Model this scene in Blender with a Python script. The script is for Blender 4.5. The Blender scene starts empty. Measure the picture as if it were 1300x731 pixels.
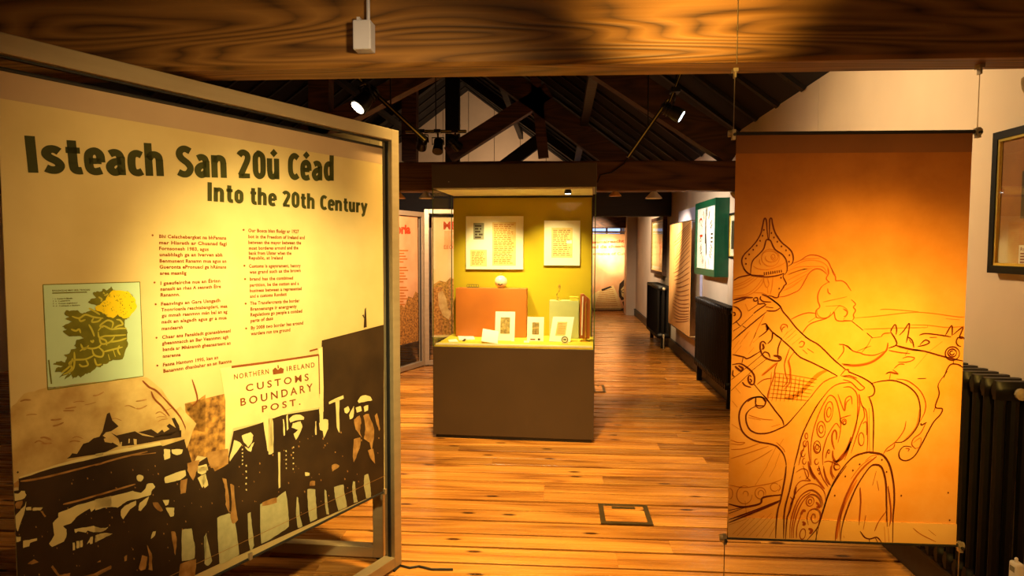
import bpy, bmesh, math, random
from mathutils import Vector, Matrix, noise
random.seed(7)
C = bpy.context.scene.collection
PI = math.pi
# ------------------------------------------------------------ camera, world, exposure
EYE = 1.6; FPX = 867.0
CO = Vector((0, 0, EYE))
ROT = (Matrix.Rotation(math.radians(4.09), 3, 'Z') @ Matrix.Rotation(math.radians(90-3.4), 3, 'X')
       @ Matrix.Rotation(math.radians(0.17), 3, 'Z'))
cd = bpy.data.cameras.new('camera'); cam = bpy.data.objects.new('camera', cd); C.objects.link(cam)
cd.sensor_width = 36; cd.lens = FPX*36/1300; cd.clip_start = 0.02; cd.clip_end = 100
cam.matrix_world = Matrix.Translation(CO) @ ROT.to_4x4()
sc = bpy.context.scene; sc.camera = cam
sc.view_settings.view_transform = 'Standard'; sc.view_settings.look = 'None'
sc.view_settings.gamma = 1; sc.view_settings.exposure = 0.0; sc.view_settings.use_curve_mapping = False
w = bpy.data.worlds.new('world'); sc.world = w; w.use_nodes = True
w.node_tree.nodes['Background'].inputs[0].default_value = (1, .6, .3, 1)
w.node_tree.nodes['Background'].inputs[1].default_value = 0.03
WARM = (1, .62, .24)
def lamp(kind, loc, target, power, color=WARM, size=.08, ang=60, blend=.8, sy=None):
    l = bpy.data.lights.new('lamp_light', kind); o = bpy.data.objects.new('lamp_light', l); C.objects.link(o)
    l.energy = power; l.color = color
    if kind == 'AREA':
        l.shape = 'RECTANGLE'; l.size = size; l.size_y = sy or size
    else: l.shadow_soft_size = size
    if kind == 'SPOT': l.spot_size = math.radians(ang); l.spot_blend = blend
    o.location = loc
    if target is not None:
        o.rotation_euler = (Vector(target)-Vector(loc)).to_track_quat('-Z', 'Y').to_euler()
    return o
# lamps without fixtures at the exhibition's lit areas; narrow extras added for hot centres
lamp('SPOT', (.05, 1.15, 2.12), (-1.04, 2.60, 1.40), 95, (1,.66,.24), .06, 84, 1)        # cream banner, from its front
lamp('SPOT', (.05, 1.15, 2.12), (-1.06, 2.55, 1.27), 430, (1,.77,.28), .05, 44, 1)
lamp('SPOT', (.85, .75, 2.14), (1.05, 2.29, 1.05), 66, (1,.52,.15), .05, 72, 1)           # orange banner
lamp('SPOT', (.85, .75, 2.14), (1.02, 2.29, 1.25), 250, (1,.58,.06), .05, 38, 1)
lamp('SPOT', (.85, .75, 2.14), (1.0, 2.29, 1.25), 150, (1,.66,.05), .04, 20, 1)  # extra narrow spot added to strengthen the bright centre of the banner
lamp('SPOT', (.36, 1.6, 2.05), (.40, 2.2, 2.46), 75, (1,.58,.12), .05, 70, 1)             # near beam
lamp('SPOT', (-.3, 3.0, 3.6), (-.35, 4.5, 0), 1250, (1,.61,.17), .06, 62, .9)              # floor before the case
lamp('SPOT', (1.0, 7.0, 3.0), (1.0, 8.9, 0), 620, (1,.60,.19), .06, 66, 1)
lamp('SPOT', (1.1, 5.0, 3.0), (1.1, 5.7, 0), 95, (1,.58,.17), .06, 50, 1)                # corridor floor
lamp('SPOT', (.6, 2.6, 2.9), (1.0, 4.6, 0), 120, (1,.54,.15), .06, 70, 1)
lamp('SPOT', (-2.3, 6.0, 3.0), (-1.7, 7.0, 0), 900, (1,.62,.22), .06, 50, .6)
lamp('SPOT', (.9, 8.8, 2.35), (1.6, 9.8, 1.65), 900, (1,.72,.40), .05, 46, 1)               # amber wall banner
lamp('SPOT', (.6, 16.0, 2.2), (1.3, 17.6, 1.35), 1300, (1,.80,.50), .04, 30, 1)  # narrow spot added for the hot centre of the far banner
lamp('SPOT', (.6, 15.2, 2.3), (.9, 17.6, 1.35), 800, (1,.76,.46), .05, 50, 1)             # far banner
lamp('SPOT', (.4, 12.5, 2.7), (1.7, 13.5, 1.3), 360, (1,.72,.48), .05, 90, 1)
lamp('SPOT', (-1.4, 7.0, 2.6), (-1.9, 9.0, 1.2), 520, (1,.62,.38), .05, 90, 1)            # banners left of the case
lamp('SPOT', (-1.0, 17.0, 2.6), (-2.4, 19.6, 4.0), 330, (1,.62,.34), .1, 120, 1)          # gable boards
lamp('SPOT', (.2, 3.6, 2.6), (1.77, 3.8, 1.9), 170, (1,.68,.34), .08, 120, 1)             # right wall
lamp('SPOT', (.2, 6.95, 2.05), (1.7, 7.95, 1.65), 260, (1,.84,.68), .08, 80, 1)
lamp('POINT', (-.5, -1.1, 2.5), None, 27, (1,.58,.24), .25)                               # unseen ambient fill added behind the visitor
# ------------------------------------------------------------ pixel rays (photo frame 1300x731)
def ray(px, py):
    return ROT @ Vector(((px-650)/FPX, -(py-365.5)/FPX, -1))
class Frame:
    def __init__(s, o, ux):
        s.o = Vector(o); s.ux = Vector((ux[0], ux[1], 0)).normalized()
        s.uy = Vector((-s.ux.y, s.ux.x, 0)); s.uz = Vector((0, 0, 1))
    def w(s, p): return s.o + s.ux*p[0] + s.uy*p[1] + s.uz*p[2]
    def mat(s, base=(0,0,0)):
        m = Matrix((s.ux, s.uy, s.uz)).transposed().to_4x4(); m.translation = s.w(base); return m
    def hit(s, px, py, v=0.0):
        d = ray(px, py); t = (v - (CO-s.o).dot(s.uy))/d.dot(s.uy); p = CO + d*t - s.o
        return (p.dot(s.ux), v, p.z)
    def hitz(s, px, py, z=0.0):
        d = ray(px, py); t = (z-CO.z)/d.z; p = CO + d*t - s.o
        return (p.dot(s.ux), p.dot(s.uy), z)
def floorpt(px, py, z=0):
    d = ray(px, py); t = (z-EYE)/d.z; return CO + d*t
WORLD = Frame((0,0,0), (1,0))
def frame2(a, b):
    A = floorpt(*a); B = floorpt(*b); return Frame(A, (B-A)[:2]), (B-A).length
# ------------------------------------------------------------ objects
def tagit(o, label=None, cat=None, group=None, kind=None):
    if label: o['label'] = label
    if cat: o['category'] = cat
    if group: o['group'] = group
    if kind: o['kind'] = kind
    return o
def thing(name, label, cat, fr=WORLD, base=(0,0,0), group=None):
    o = bpy.data.objects.new(name, None); C.objects.link(o); o.empty_display_size = .1
    o.matrix_world = fr.mat(base); o['_b'] = 0; del o['_b']
    tagit(o, label, cat, group); BASE[o.name] = Vector(base); return o
BASE = {}
class MB:
    """collects shapes in frame coordinates (u along, v away, w up)"""
    def __init__(s): s.v = []; s.f = []; s.smooth = False
    def box(s, x0, x1, y0, y1, z0, z1):
        n = len(s.v)
        s.v += [(x,y,z) for z in (z0,z1) for y in (y0,y1) for x in (x0,x1)]
        s.f += [tuple(n+i for i in q) for q in ((0,2,3,1),(4,5,7,6),(0,1,5,4),(2,6,7,3),(0,4,6,2),(1,3,7,5))]
        return s
    def tube(s, pts, r, n=10, cap=True, r2=None):
        pts = [Vector(p) for p in pts]; k0 = len(s.v); m = len(pts)
        up = Vector((0,0,1))
        for i, p in enumerate(pts):
            t = (pts[min(i+1,m-1)]-pts[max(i-1,0)]).normalized()
            a = t.cross(up) if abs(t.z) < .95 else t.cross(Vector((1,0,0)))
            a.normalize(); b = t.cross(a)
            rr = r if r2 is None else r + (r2-r)*i/(m-1)
            if isinstance(r, (list, tuple)): rr = r[i]
            for j in range(n):
                th = 2*PI*j/n; s.v.append(tuple(p + a*math.cos(th)*rr + b*math.sin(th)*rr))
        for i in range(m-1):
            for j in range(n):
                s.f.append((k0+i*n+j, k0+i*n+(j+1)%n, k0+(i+1)*n+(j+1)%n, k0+(i+1)*n+j))
        if cap:
            s.f.append(tuple(k0+j for j in range(n))[::-1]); s.f.append(tuple(k0+(m-1)*n+j for j in range(n)))
        return s
    def bar(s, a, b, wd, dp, up=(0,1,0)):
        """rectangular bar from a to b; wd across, dp along 'up'"""
        a = Vector(a); b = Vector(b); t = (b-a).normalized(); U = Vector(up)
        c = t.cross(U).normalized(); U = c.cross(t).normalized(); n = len(s.v)
        for p in (a, b):
            for i, j in ((-1,-1),(1,-1),(1,1),(-1,1)):
                s.v.append(tuple(p + c*wd/2*i + U*dp/2*j))
        s.f += [tuple(n+i for i in q) for q in ((0,1,5,4),(1,2,6,5),(2,3,7,6),(3,0,4,7),(3,2,1,0),(4,5,6,7))]
        return s
    def lathe(s, c, prof, n=20, axis='z'):
        k0 = len(s.v); m = len(prof)
        for r, h in prof:
            for j in range(n):
                th = 2*PI*j/n; a, b = math.cos(th)*r, math.sin(th)*r
                s.v.append((c[0]+a, c[1]+b, c[2]+h) if axis == 'z' else ((c[0]+a, c[1]+h, c[2]+b) if axis == 'y' else (c[0]+h, c[1]+a, c[2]+b)))
        for i in range(m-1):
            for j in range(n): s.f.append((k0+i*n+j, k0+i*n+(j+1)%n, k0+(i+1)*n+(j+1)%n, k0+(i+1)*n+j))
        s.f.append(tuple(k0+j for j in range(n))[::-1]); s.f.append(tuple(k0+(m-1)*n+j for j in range(n)))
        return s
    def rings(s, rs):
        k0 = len(s.v); n = len(rs[0])
        for r in rs: s.v += [tuple(p) for p in r]
        for i in range(len(rs)-1):
            for j in range(n): s.f.append((k0+i*n+j, k0+i*n+(j+1)%n, k0+(i+1)*n+(j+1)%n, k0+(i+1)*n+j))
        s.f.append(tuple(k0+j for j in range(n))[::-1]); s.f.append(tuple(k0+(len(rs)-1)*n+j for j in range(n)))
        return s
    def prism(s, pts, v0, v1):
        """pts are (u,w); extruded from v0 to v1"""
        n = len(s.v); k = len(pts)
        s.v += [(p[0], v0, p[1]) for p in pts] + [(p[0], v1, p[1]) for p in pts]
        s.f += [tuple(range(n, n+k)), tuple(range(n+k, n+2*k))[::-1]]
        for i in range(k): s.f.append((n+i, n+k+i, n+k+(i+1)%k, n+(i+1)%k))
        return s
    # ---- flat print: everything on the plane v
    def poly(s, uw, v):
        n = len(s.v); s.v += [(p[0], v, p[1]) for p in uw]; s.f.append(tuple(range(n, n+len(uw)))); return s
    def ribbon(s, uw, width, v, taper=True):
        pts = [Vector((p[0], p[1])) for p in uw]
        if len(pts) > 2:
            q = []
            for i in range(len(pts)-1):
                p0 = pts[max(i-1,0)]; p1 = pts[i]; p2 = pts[i+1]; p3 = pts[min(i+2,len(pts)-1)]
                for k in range(5):
                    t = k/5
                    q.append(.5*((2*p1)+(p2-p0)*t+(2*p0-5*p1+4*p2-p3)*t*t+(3*p1-p0-3*p2+p3)*t**3))
            q.append(pts[-1]); pts = q
        n = len(s.v); m = len(pts)
        for i, p in enumerate(pts):
            t = pts[min(i+1,m-1)]-pts[max(i-1,0)]
            if t.length < 1e-9: t = Vector((1,0))
            t.normalize(); nn = Vector((-t.y, t.x))
            k = 1.0
            if taper: k = min(1, .45 + 3*min(i, m-1-i)/max(m-1,1))
            s.v += [(p.x+nn.x*width*k/2, v, p.y+nn.y*width*k/2), (p.x-nn.x*width*k/2, v, p.y-nn.y*width*k/2)]
        for i in range(m-1): s.f.append((n+2*i, n+2*i+1, n+2*i+3, n+2*i+2))
        return s
    def text(s, txt, uw4, v, off=0.0, space=1.0):
        """uw4: bottom-left, bottom-right, top-left, top-right of baseline/cap box in (u,w)"""
        vs, fs, wd, cap = glyphs(txt, off, space)
        n = len(s.v); bl, br, tl, tr = [Vector((p[0], p[-1])) for p in uw4]
        for x, y in vs:
            a = x/wd; b = y/cap; p = (bl*(1-a)+br*a)*(1-b) + (tl*(1-a)+tr*a)*b
            s.v.append((p.x, v, p.y))
        s.f += [tuple(n+i for i in f) for f in fs]; return s
    def build(s, name, mat, parent=None, fr=WORLD, base=None, tri=True, bevel=0, smooth=False, wn=False):
        me = bpy.data.meshes.new(name)
        if parent is not None and base is None: b = BASE.get(parent.name, Vector((0,0,0)))
        else: b = Vector(base or (0,0,0))
        me.from_pydata([tuple(Vector(p)-b) for p in s.v], [], s.f)
        if any(len(f) > 4 for f in s.f):
            bm = bmesh.new(); bm.from_mesh(me)
            bmesh.ops.triangulate(bm, faces=[f for f in bm.faces if len(f.verts) > 4], ngon_method='EAR_CLIP')
            bm.to_mesh(me); bm.free()
        me.materials.append(mat); me.update()
        if smooth:
            for p in me.polygons: p.use_smooth = True
            me.set_sharp_from_angle(angle=math.radians(40)) if hasattr(me, 'set_sharp_from_angle') else None
        o = bpy.data.objects.new(name, me); C.objects.link(o)
        if parent is not None: o.parent = parent
        else: o.matrix_world = fr.mat(b)
        if bevel:
            m = o.modifiers.new('bevel', 'BEVEL'); m.width = bevel; m.segments = 2; m.limit_method = 'ANGLE'
        BASE[o.name] = b
        return o
_g = {}
def glyphs(txt, off, space):
    k = (txt, off, space)
    if k in _g: return _g[k]
    cu = bpy.data.curves.new('t', 'FONT'); cu.body = txt; cu.offset = off; cu.space_character = space
    cu.resolution_u = 3; cu.fill_mode = 'FRONT'
    o = bpy.data.objects.new('t', cu); C.objects.link(o)
    dg = bpy.context.evaluated_depsgraph_get(); dg.update()
    me = o.evaluated_get(dg).to_mesh()
    vs = [(v.co.x, v.co.y) for v in me.vertices]; fs = [tuple(p.vertices) for p in me.polygons]
    o.evaluated_get(dg).to_mesh_clear(); bpy.data.objects.remove(o); bpy.data.curves.remove(cu)
    x0 = min(v[0] for v in vs) if vs else 0; x1 = max(v[0] for v in vs) if vs else 1
    vs = [(x-x0, y) for x, y in vs]
    _g[k] = (vs, fs, x1-x0, .73); return _g[k]
HV = {'I': (.3, [[(.12,0),(.12,1)]]), 's': (.5, [[(.40,.61),(.3,.67),(.18,.66),(.11,.55),(.17,.44),(.33,.34),(.40,.22),(.33,.11),(.2,.09),(.08,.14)]]),
 't': (.42, [[(.18,.95),(.18,.3)], [(.18,.32),(.2,.14),(.28,.09),(.38,.1)], [(.03,.67),(.36,.67)]]),
 'e': (.52, [[(.12,.39),(.42,.39)], [(.41,.36),(.40,.56),(.33,.66),(.25,.68),(.15,.62),(.11,.5),(.11,.27),(.15,.13),(.26,.08),(.41,.12)]]),
 'a': (.53, [[(.1,.62),(.22,.67),(.33,.63),(.38,.5)], [(.38,.55),(.38,0)], [(.38,.42),(.2,.38),(.1,.28),(.1,.17),(.18,.08),(.28,.1),(.38,.2)]]),
 'c': (.46, [[(.39,.63),(.26,.68),(.15,.62),(.11,.48),(.11,.27),(.15,.13),(.26,.08),(.39,.13)]]), 'h': (.58, [[(.1,0),(.1,1.02)], [(.1,.52),(.18,.64),(.28,.67),(.38,.62),(.41,.48)], [(.41,.52),(.41,0)]]),
 'n': (.58, [[(.1,0),(.1,.76)], [(.1,.52),(.18,.64),(.28,.67),(.38,.62),(.41,.48)], [(.41,.52),(.41,0)]]),
 'S': (.56, [[(.45,.84),(.3,.91),(.17,.87),(.11,.74),(.17,.6),(.36,.44),(.44,.28),(.36,.12),(.22,.08),(.06,.15)]]),
 '2': (.56, [[(.08,.8),(.16,.89),(.27,.91),(.39,.83),(.39,.66),(.28,.42),(.12,.1)], [(.05,.09),(.47,.09)]]),
 '0': (.55, [[(.26,.91),(.13,.8),(.11,.5),(.13,.2),(.26,.09),(.39,.2),(.41,.5),(.39,.8),(.26,.91),(.2,.9)]]),
 'u': (.55, [[(.1,.76),(.1,.3)], [(.1,.32),(.14,.12),(.24,.09),(.34,.14),(.39,.28)], [(.39,.76),(.39,0)]]), 'ACC': (0, [[(.2,.88),(.36,1.04)]]),
 'C': (.52, [[(.44,.82),(.3,.91),(.18,.85),(.11,.68),(.11,.32),(.18,.15),(.3,.09),(.44,.17)]]),
 'd': (.56, [[(.4,0),(.4,1.02)], [(.4,.6),(.28,.67),(.15,.6),(.11,.4),(.15,.16),(.26,.09),(.4,.17)]]),
 'o': (.52, [[(.25,.67),(.13,.58),(.11,.38),(.13,.18),(.25,.09),(.37,.18),(.39,.38),(.37,.58),(.25,.67),(.2,.66)]]),
 'r': (.38, [[(.1,0),(.1,.76)], [(.1,.48),(.17,.62),(.33,.67)]]), 'y': (.5, [[(.07,.76),(.26,.1)], [(.45,.76),(.26,.08)], [(.27,.12),(.2,-.14),(.06,-.19)]])}
def heavy(g, txt, uw4, v, sw=.215):
    """chunky poster capitals and small letters built from broad strokes"""
    t = MB(); x = 0
    for c in txt:
        if c == ' ': x += .3; continue
        k = {'ú': 'u', 'é': 'e'}.get(c, c); adv, st = HV[k]
        for s_ in st + (HV['ACC'][1] if k != c else []):
            t.ribbon([(x+a, b) for a, b in s_], sw if not (len(s_) == 2 and s_[0][1] == s_[1][1]) else sw*.8, 0, False)
        x += adv + .02
    wd = x-.08; bl, br, tl, tr = [Vector((p[0], p[-1])) for p in uw4]; n = len(g.v)
    for a, _, b in t.v:
        a /= wd; p = (bl*(1-a)+br*a)*(1-b) + (tl*(1-a)+tr*a)*b; g.v.append((p.x, v, p.y))
    g.f += [tuple(n+i for i in f) for f in t.f]; return g
def organic(pts, jit, rnd_):
    """closed outline rounded by a spline and roughened a little"""
    o = []; n = len(pts)
    for i in range(n):
        p0, p1, p2, p3 = [Vector(pts[(i+k) % n]) for k in (-1, 0, 1, 2)]
        L_ = (p2-p1).length; m_ = max(1, min(4, int(L_/2.5)))
        for k in range(m_):
            t = k/m_; q = .5*((2*p1)+(p2-p0)*t*.55+((2*p0-5*p1+4*p2-p3)*.55+(p2-p1)*.9)*t*t+((3*p1-p0-3*p2+p3)*.55-(p2-p1)*.9)*t**3)
            q = p1.lerp(p2, t)*.6+q*.4
            o.append((q.x+rnd_.uniform(-jit, jit), q.y+rnd_.uniform(-jit, jit)))
    return o
# ------------------------------------------------------------ materials
def nodes(name):
    m = bpy.data.materials.new(name); m.use_nodes = True; nt = m.node_tree
    return m, nt, nt.nodes['Principled BSDF']
def mat(name, col, rough=.5, metal=0, amt=.12, scale=12, bump=.0, spec=None, col2=None, stretch=None, detail=4, emit=None):
    """procedural: the colour varies by noise"""
    m, nt, b = nodes(name)
    tc = nt.nodes.new('ShaderNodeTexCoord'); mp = nt.nodes.new('ShaderNodeMapping'); no = nt.nodes.new('ShaderNodeTexNoise')
    no.inputs['Scale'].default_value = scale; no.inputs['Detail'].default_value = detail
    nt.links.new(tc.outputs['Object'], mp.inputs[0]); nt.links.new(mp.outputs[0], no.inputs['Vector'])
    if stretch: mp.inputs['Scale'].default_value = stretch
    rp = nt.nodes.new('ShaderNodeValToRGB')
    c2 = col2 or tuple(c*(1-amt) for c in col); c1 = col if col2 else tuple(min(1, c*(1+amt*.5)) for c in col)
    rp.color_ramp.elements[0].position = .32; rp.color_ramp.elements[1].position = .68
    rp.color_ramp.elements[0].color = (*c2, 1); rp.color_ramp.elements[1].color = (*c1, 1)
    nt.links.new(no.outputs['Fac'], rp.inputs[0]); nt.links.new(rp.outputs[0], b.inputs['Base Color'])
    b.inputs['Roughness'].default_value = rough; b.inputs['Metallic'].default_value = metal
    if spec is not None: b.inputs['Specular IOR Level'].default_value = spec
    if bump:
        bp = nt.nodes.new('ShaderNodeBump'); bp.inputs['Strength'].default_value = bump; bp.inputs['Distance'].default_value = .005
        nt.links.new(no.outputs['Fac'], bp.inputs['Height']); nt.links.new(bp.outputs[0], b.inputs['Normal'])
    if emit:
        b.inputs['Emission Color'].default_value = (*emit[:3], 1); b.inputs['Emission Strength'].default_value = emit[3]
    return m
def wood(name, dark, mid, light, axis='x', rough=.45, ring=9, bump=.5, rnd=True, knots=True, fine=1.0, st0=.16):
    m, nt, b = nodes(name); N = nt.nodes.new; L = nt.links.new
    tc = N('ShaderNodeTexCoord'); oi = N('ShaderNodeObjectInfo'); ge = N('ShaderNodeNewGeometry')
    ad = N('ShaderNodeMath'); ad.operation = 'ADD'; L(oi.outputs['Random'], ad.inputs[0]); L(ge.outputs['Random Per Island'], ad.inputs[1])
    fr = N('ShaderNodeMath'); fr.operation = 'FRACT'; L(ad.outputs[0], fr.inputs[0])
    mu = N('ShaderNodeMath'); mu.operation = 'MULTIPLY'; mu.inputs[1].default_value = 57 if rnd else 0; L(fr.outputs[0], mu.inputs[0])
    va = N('ShaderNodeVectorMath'); va.operation = 'ADD'; L(tc.outputs['Object'], va.inputs[0]); L(mu.outputs[0], va.inputs[1])
    mp = N('ShaderNodeMapping'); L(va.outputs[0], mp.inputs[0])
    st = {'x': (st0,1,1), 'y': (1,st0,1), 'z': (1,1,st0)}[axis]
    mp.inputs['Scale'].default_value = st
    n1 = N('ShaderNodeTexNoise'); n1.inputs['Scale'].default_value = 2.6*fine; n1.inputs['Detail'].default_value = 2; n1.inputs['Distortion'].default_value = .6
    L(mp.outputs[0], n1.inputs['Vector'])
    # growth rings: contour lines of the noise
    m1 = N('ShaderNodeMath'); m1.operation = 'MULTIPLY'; m1.inputs[1].default_value = ring; L(n1.outputs['Fac'], m1.inputs[0])
    pg = N('ShaderNodeMath'); pg.operation = 'PINGPONG'; pg.inputs[1].default_value = .5; L(m1.outputs[0], pg.inputs[0])
    n2 = N('ShaderNodeTexNoise'); n2.inputs['Scale'].default_value = 38*fine; n2.inputs['Detail'].default_value = 3
    mp2 = N('ShaderNodeMapping'); mp2.inputs['Scale'].default_value = tuple(.25*s if s < .5 else s for s in st); L(va.outputs[0], mp2.inputs[0]); L(mp2.outputs[0], n2.inputs['Vector'])
    mx = N('ShaderNodeMix'); mx.data_type = 'FLOAT'; mx.inputs[0].default_value = .42; L(pg.outputs[0], mx.inputs[2]); L(n2.outputs['Fac'], mx.inputs[3])
    rp = N('ShaderNodeValToRGB'); e = rp.color_ramp.elements
    e[0].position = .12; e[0].color = (*dark, 1); e[1].position = .6; e[1].color = (*light, 1)
    k = e.new(.3); k.color = (*mid, 1)
    L(mx.outputs[0], rp.inputs[0])
    hs = N('ShaderNodeHueSaturation'); L(rp.outputs[0], hs.inputs['Color'])
    mr = N('ShaderNodeMapRange'); mr.inputs['To Min'].default_value = .68 if rnd else 1; mr.inputs['To Max'].default_value = 1.2 if rnd else 1; L(fr.outputs[0], mr.inputs[0]); L(mr.outputs[0], hs.inputs['Value'])
    out = hs.outputs[0]
    if knots:
        vo = N('ShaderNodeTexVoronoi'); vo.inputs['Scale'].default_value = 3.0; vo.voronoi_dimensions = '2D'
        mp3 = N('ShaderNodeMapping'); mp3.inputs['Scale'].default_value = tuple(.45 if s < .5 else 1.3 for s in st); L(va.outputs[0], mp3.inputs[0]); L(mp3.outputs[0], vo.inputs['Vector'])
        kr = N('ShaderNodeValToRGB'); kr.color_ramp.elements[0].position = .035; kr.color_ramp.elements[0].color = (.12,.08,.05,1)
        kr.color_ramp.elements[1].position = .075; kr.color_ramp.elements[1].color = (1,1,1,1); L(vo.outputs['Distance'], kr.inputs[0])
        mm = N('ShaderNodeMix'); mm.data_type = 'RGBA'; mm.blend_type = 'MULTIPLY'; mm.inputs[0].default_value = 1
        L(out, mm.inputs[6]); L(kr.outputs[0], mm.inputs[7]); out = mm.outputs[2]
    L(out, b.inputs['Base Color']); b.inputs['Roughness'].default_value = rough
    rr = N('ShaderNodeMapRange'); rr.inputs['To Min'].default_value = rough-.08; rr.inputs['To Max'].default_value = rough+.14; L(n2.outputs['Fac'], rr.inputs[0]); L(rr.outputs[0], b.inputs['Roughness'])
    bp = N('ShaderNodeBump'); bp.inputs['Strength'].default_value = bump; bp.inputs['Distance'].default_value = .004
    L(mx.outputs[0], bp.inputs['Height']); L(bp.outputs[0], b.inputs['Normal'])
    return m
def glass(name, col=(.9,1,.92), rough=.0):
    m, nt, b = nodes(name); N = nt.nodes.new; L = nt.links.new
    nt.nodes.remove(b); out = nt.nodes['Material Output']
    tr = N('ShaderNodeBsdfTransparent'); tr.inputs[0].default_value = (*col, 1)
    gl = N('ShaderNodeBsdfGlossy'); gl.inputs['Roughness'].default_value = rough + .02
    fz = N('ShaderNodeFresnel'); fz.inputs[0].default_value = 1.3
    ml = N('ShaderNodeMath'); ml.operation = 'MULTIPLY'; ml.inputs[1].default_value = .22; L(fz.outputs[0], ml.inputs[0])
    mx = N('ShaderNodeMixShader'); L(ml.outputs[0], mx.inputs[0]); L(tr.outputs[0], mx.inputs[1]); L(gl.outputs[0], mx.inputs[2])
    L(mx.outputs[0], out.inputs[0]); return m
M = {}
M['beam'] = wood('beam_wood', (.03,.011,.003), (.19,.085,.018), (.34,.165,.04), 'x', .55, 34, 1.0, rnd=False, knots=False, st0=.09)
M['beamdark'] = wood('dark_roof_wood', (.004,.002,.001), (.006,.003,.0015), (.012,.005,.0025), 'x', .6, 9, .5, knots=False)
M['strutwood'] = wood('truss_wood', (.015,.004,.002), (.055,.018,.007), (.11,.04,.014), 'x', .6, 14, .5, knots=False)
M['tiewood'] = wood('tie_beam_wood', (.03,.01,.004), (.13,.05,.014), (.22,.09,.025), 'x', .6, 20, .5, knots=False, st0=.1)
M['plank'] = wood('plank_wood', (.20,.065,.012), (.47,.20,.038), (.66,.32,.075), 'x', .24, 5, .3)
M['sub'] = mat('subfloor', (.02,.01,.005), .9)
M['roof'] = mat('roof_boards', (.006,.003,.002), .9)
M['plaster'] = mat('wall_board_paint', (.62,.50,.36), .7, scale=2, amt=.08, bump=.1)
M['baseb'] = mat('dark_baseboard', (.035,.022,.012), .5)
M['alu'] = mat('brushed_aluminium', (.44,.36,.23), .38, .4, amt=.08, scale=30, stretch=(.1,1,1))
M['aludark'] = mat('dark_rail_groove', (.03,.03,.03), .5, .3)
M['cream'] = mat('cream_banner_print', (.70,.56,.27), .75, amt=.1, scale=2.2, detail=7, col2=(.54,.41,.17), spec=.2)
M['creamtop'] = mat('banner_hem_print', (.44,.31,.20), .75, scale=3, detail=7, col2=(.52,.38,.24), spec=.2)
M['ink'] = mat('olive_heading_ink', (.05,.05,.01), .7, amt=.3, scale=4, spec=.2)
M['inkred'] = mat('red_brown_ink', (.22,.06,.012), .7, spec=.2)
M['inkk'] = mat('photo_black_ink', (.022,.011,.004), .6, scale=6, detail=8, col2=(.05,.025,.008), spec=.3)
M['inkm'] = mat('photo_sepia_ink', (.50,.27,.08), .7, scale=25, detail=8, col2=(.26,.12,.03), spec=.2)
M['inkl'] = mat('photo_light_sepia_ink', (.68,.50,.19), .7, scale=14, detail=9, col2=(.46,.29,.09), spec=.2)
M['inktree'] = mat('photo_foliage_ink', (.60,.30,.06), .7, scale=38, detail=9, col2=(.10,.04,.012), spec=.2)
M['inkc'] = mat('photo_cream_ink', (.74,.62,.27), .7, scale=14, detail=6, amt=.08, spec=.2)
M['inkg'] = mat('photo_ground_ink', (.48,.44,.22), .7, scale=40, detail=8, amt=.12, spec=.2)
M['mapbg'] = mat('map_sheet_green', (.50,.66,.42), .7, amt=.04, spec=.2)
M['mapol'] = mat('map_olive', (.16,.15,.012), .7, amt=.3, scale=20, spec=.2)
M['mapy'] = mat('map_yellow', (.85,.62,.01), .7, amt=.1, spec=.2)
M['mapl'] = mat('map_line', (.50,.45,.05), .7, spec=.2)
# ------------------------------------------------------------ the setting
XR = 1.77; XL = -7.1; YB = 19.6; ZW = 2.77; XM = -2.67; ZM = 6.05
m = MB().box(XL-.1, XR+.1, -1.9, YB+.2, -.10, -.028)
floor = tagit(m.build('floor', M['sub']), kind='structure')
_pl = {}
def plank(x0, x1, y0, y1, dz):
    L = round(x1-x0, 2); Wd = y1-y0; k = (L, round(Wd, 3))
    if k not in _pl:
        b = MB(); h = Wd/2; c = .004
        for z, i in ((-.026, 0), (-.002, 0), (0, c)):
            b.v += [(-L/2+i, -h+i, z), (L/2-i, -h+i, z), (L/2-i, h-i, z), (-L/2+i, h-i, z)]
        for r in range(2):
            for j in range(4): b.f.append((r*4+j, r*4+(j+1)%4, (r+1)*4+(j+1)%4, (r+1)*4+j))
        b.f.append((8,9,10,11))
        o = b.build('plank', M['plank'], floor); _pl[k] = o.data
    else:
        o = bpy.data.objects.new('plank', _pl[k]); C.objects.link(o); o.parent = floor
    o.location = ((x0+x1)/2, (y0+y1)/2, dz); return o
rs = random.Random(3)
# nearest boards one by one, then one joined part beyond
y = -1.7; row = 0; far = MB(); npl = 0
while y < YB:
    Wd = rs.choice((.15, .15, .17, .13)); gap = rs.choice((.016, .020, .025))
    xs = [XL if y > 1 else -3.2]; x = xs[0] + rs.choice((1.1, 1.9, 2.6))
    while x < XR-.35:
        xs.append(x); x += rs.choice((1.8, 2.2, 2.6, 3.0))
    xs.append(XR-.01)
    for a, b_ in zip(xs[:-1], xs[1:]):
        dz = rs.choice((0, 0, -.0015, -.003))
        if y < 8.8 and b_ > -4.2 and npl < 296:
            plank(round(a, 2)+.002, round(b_, 2)-.002, y, y+Wd, dz); npl += 1
        else: far.box(a+.002, b_-.002, y, y+Wd, -.026, dz)
    y += Wd + gap
tagit(far.build('plank_run', M['plank'], floor), kind='stuff')

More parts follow.
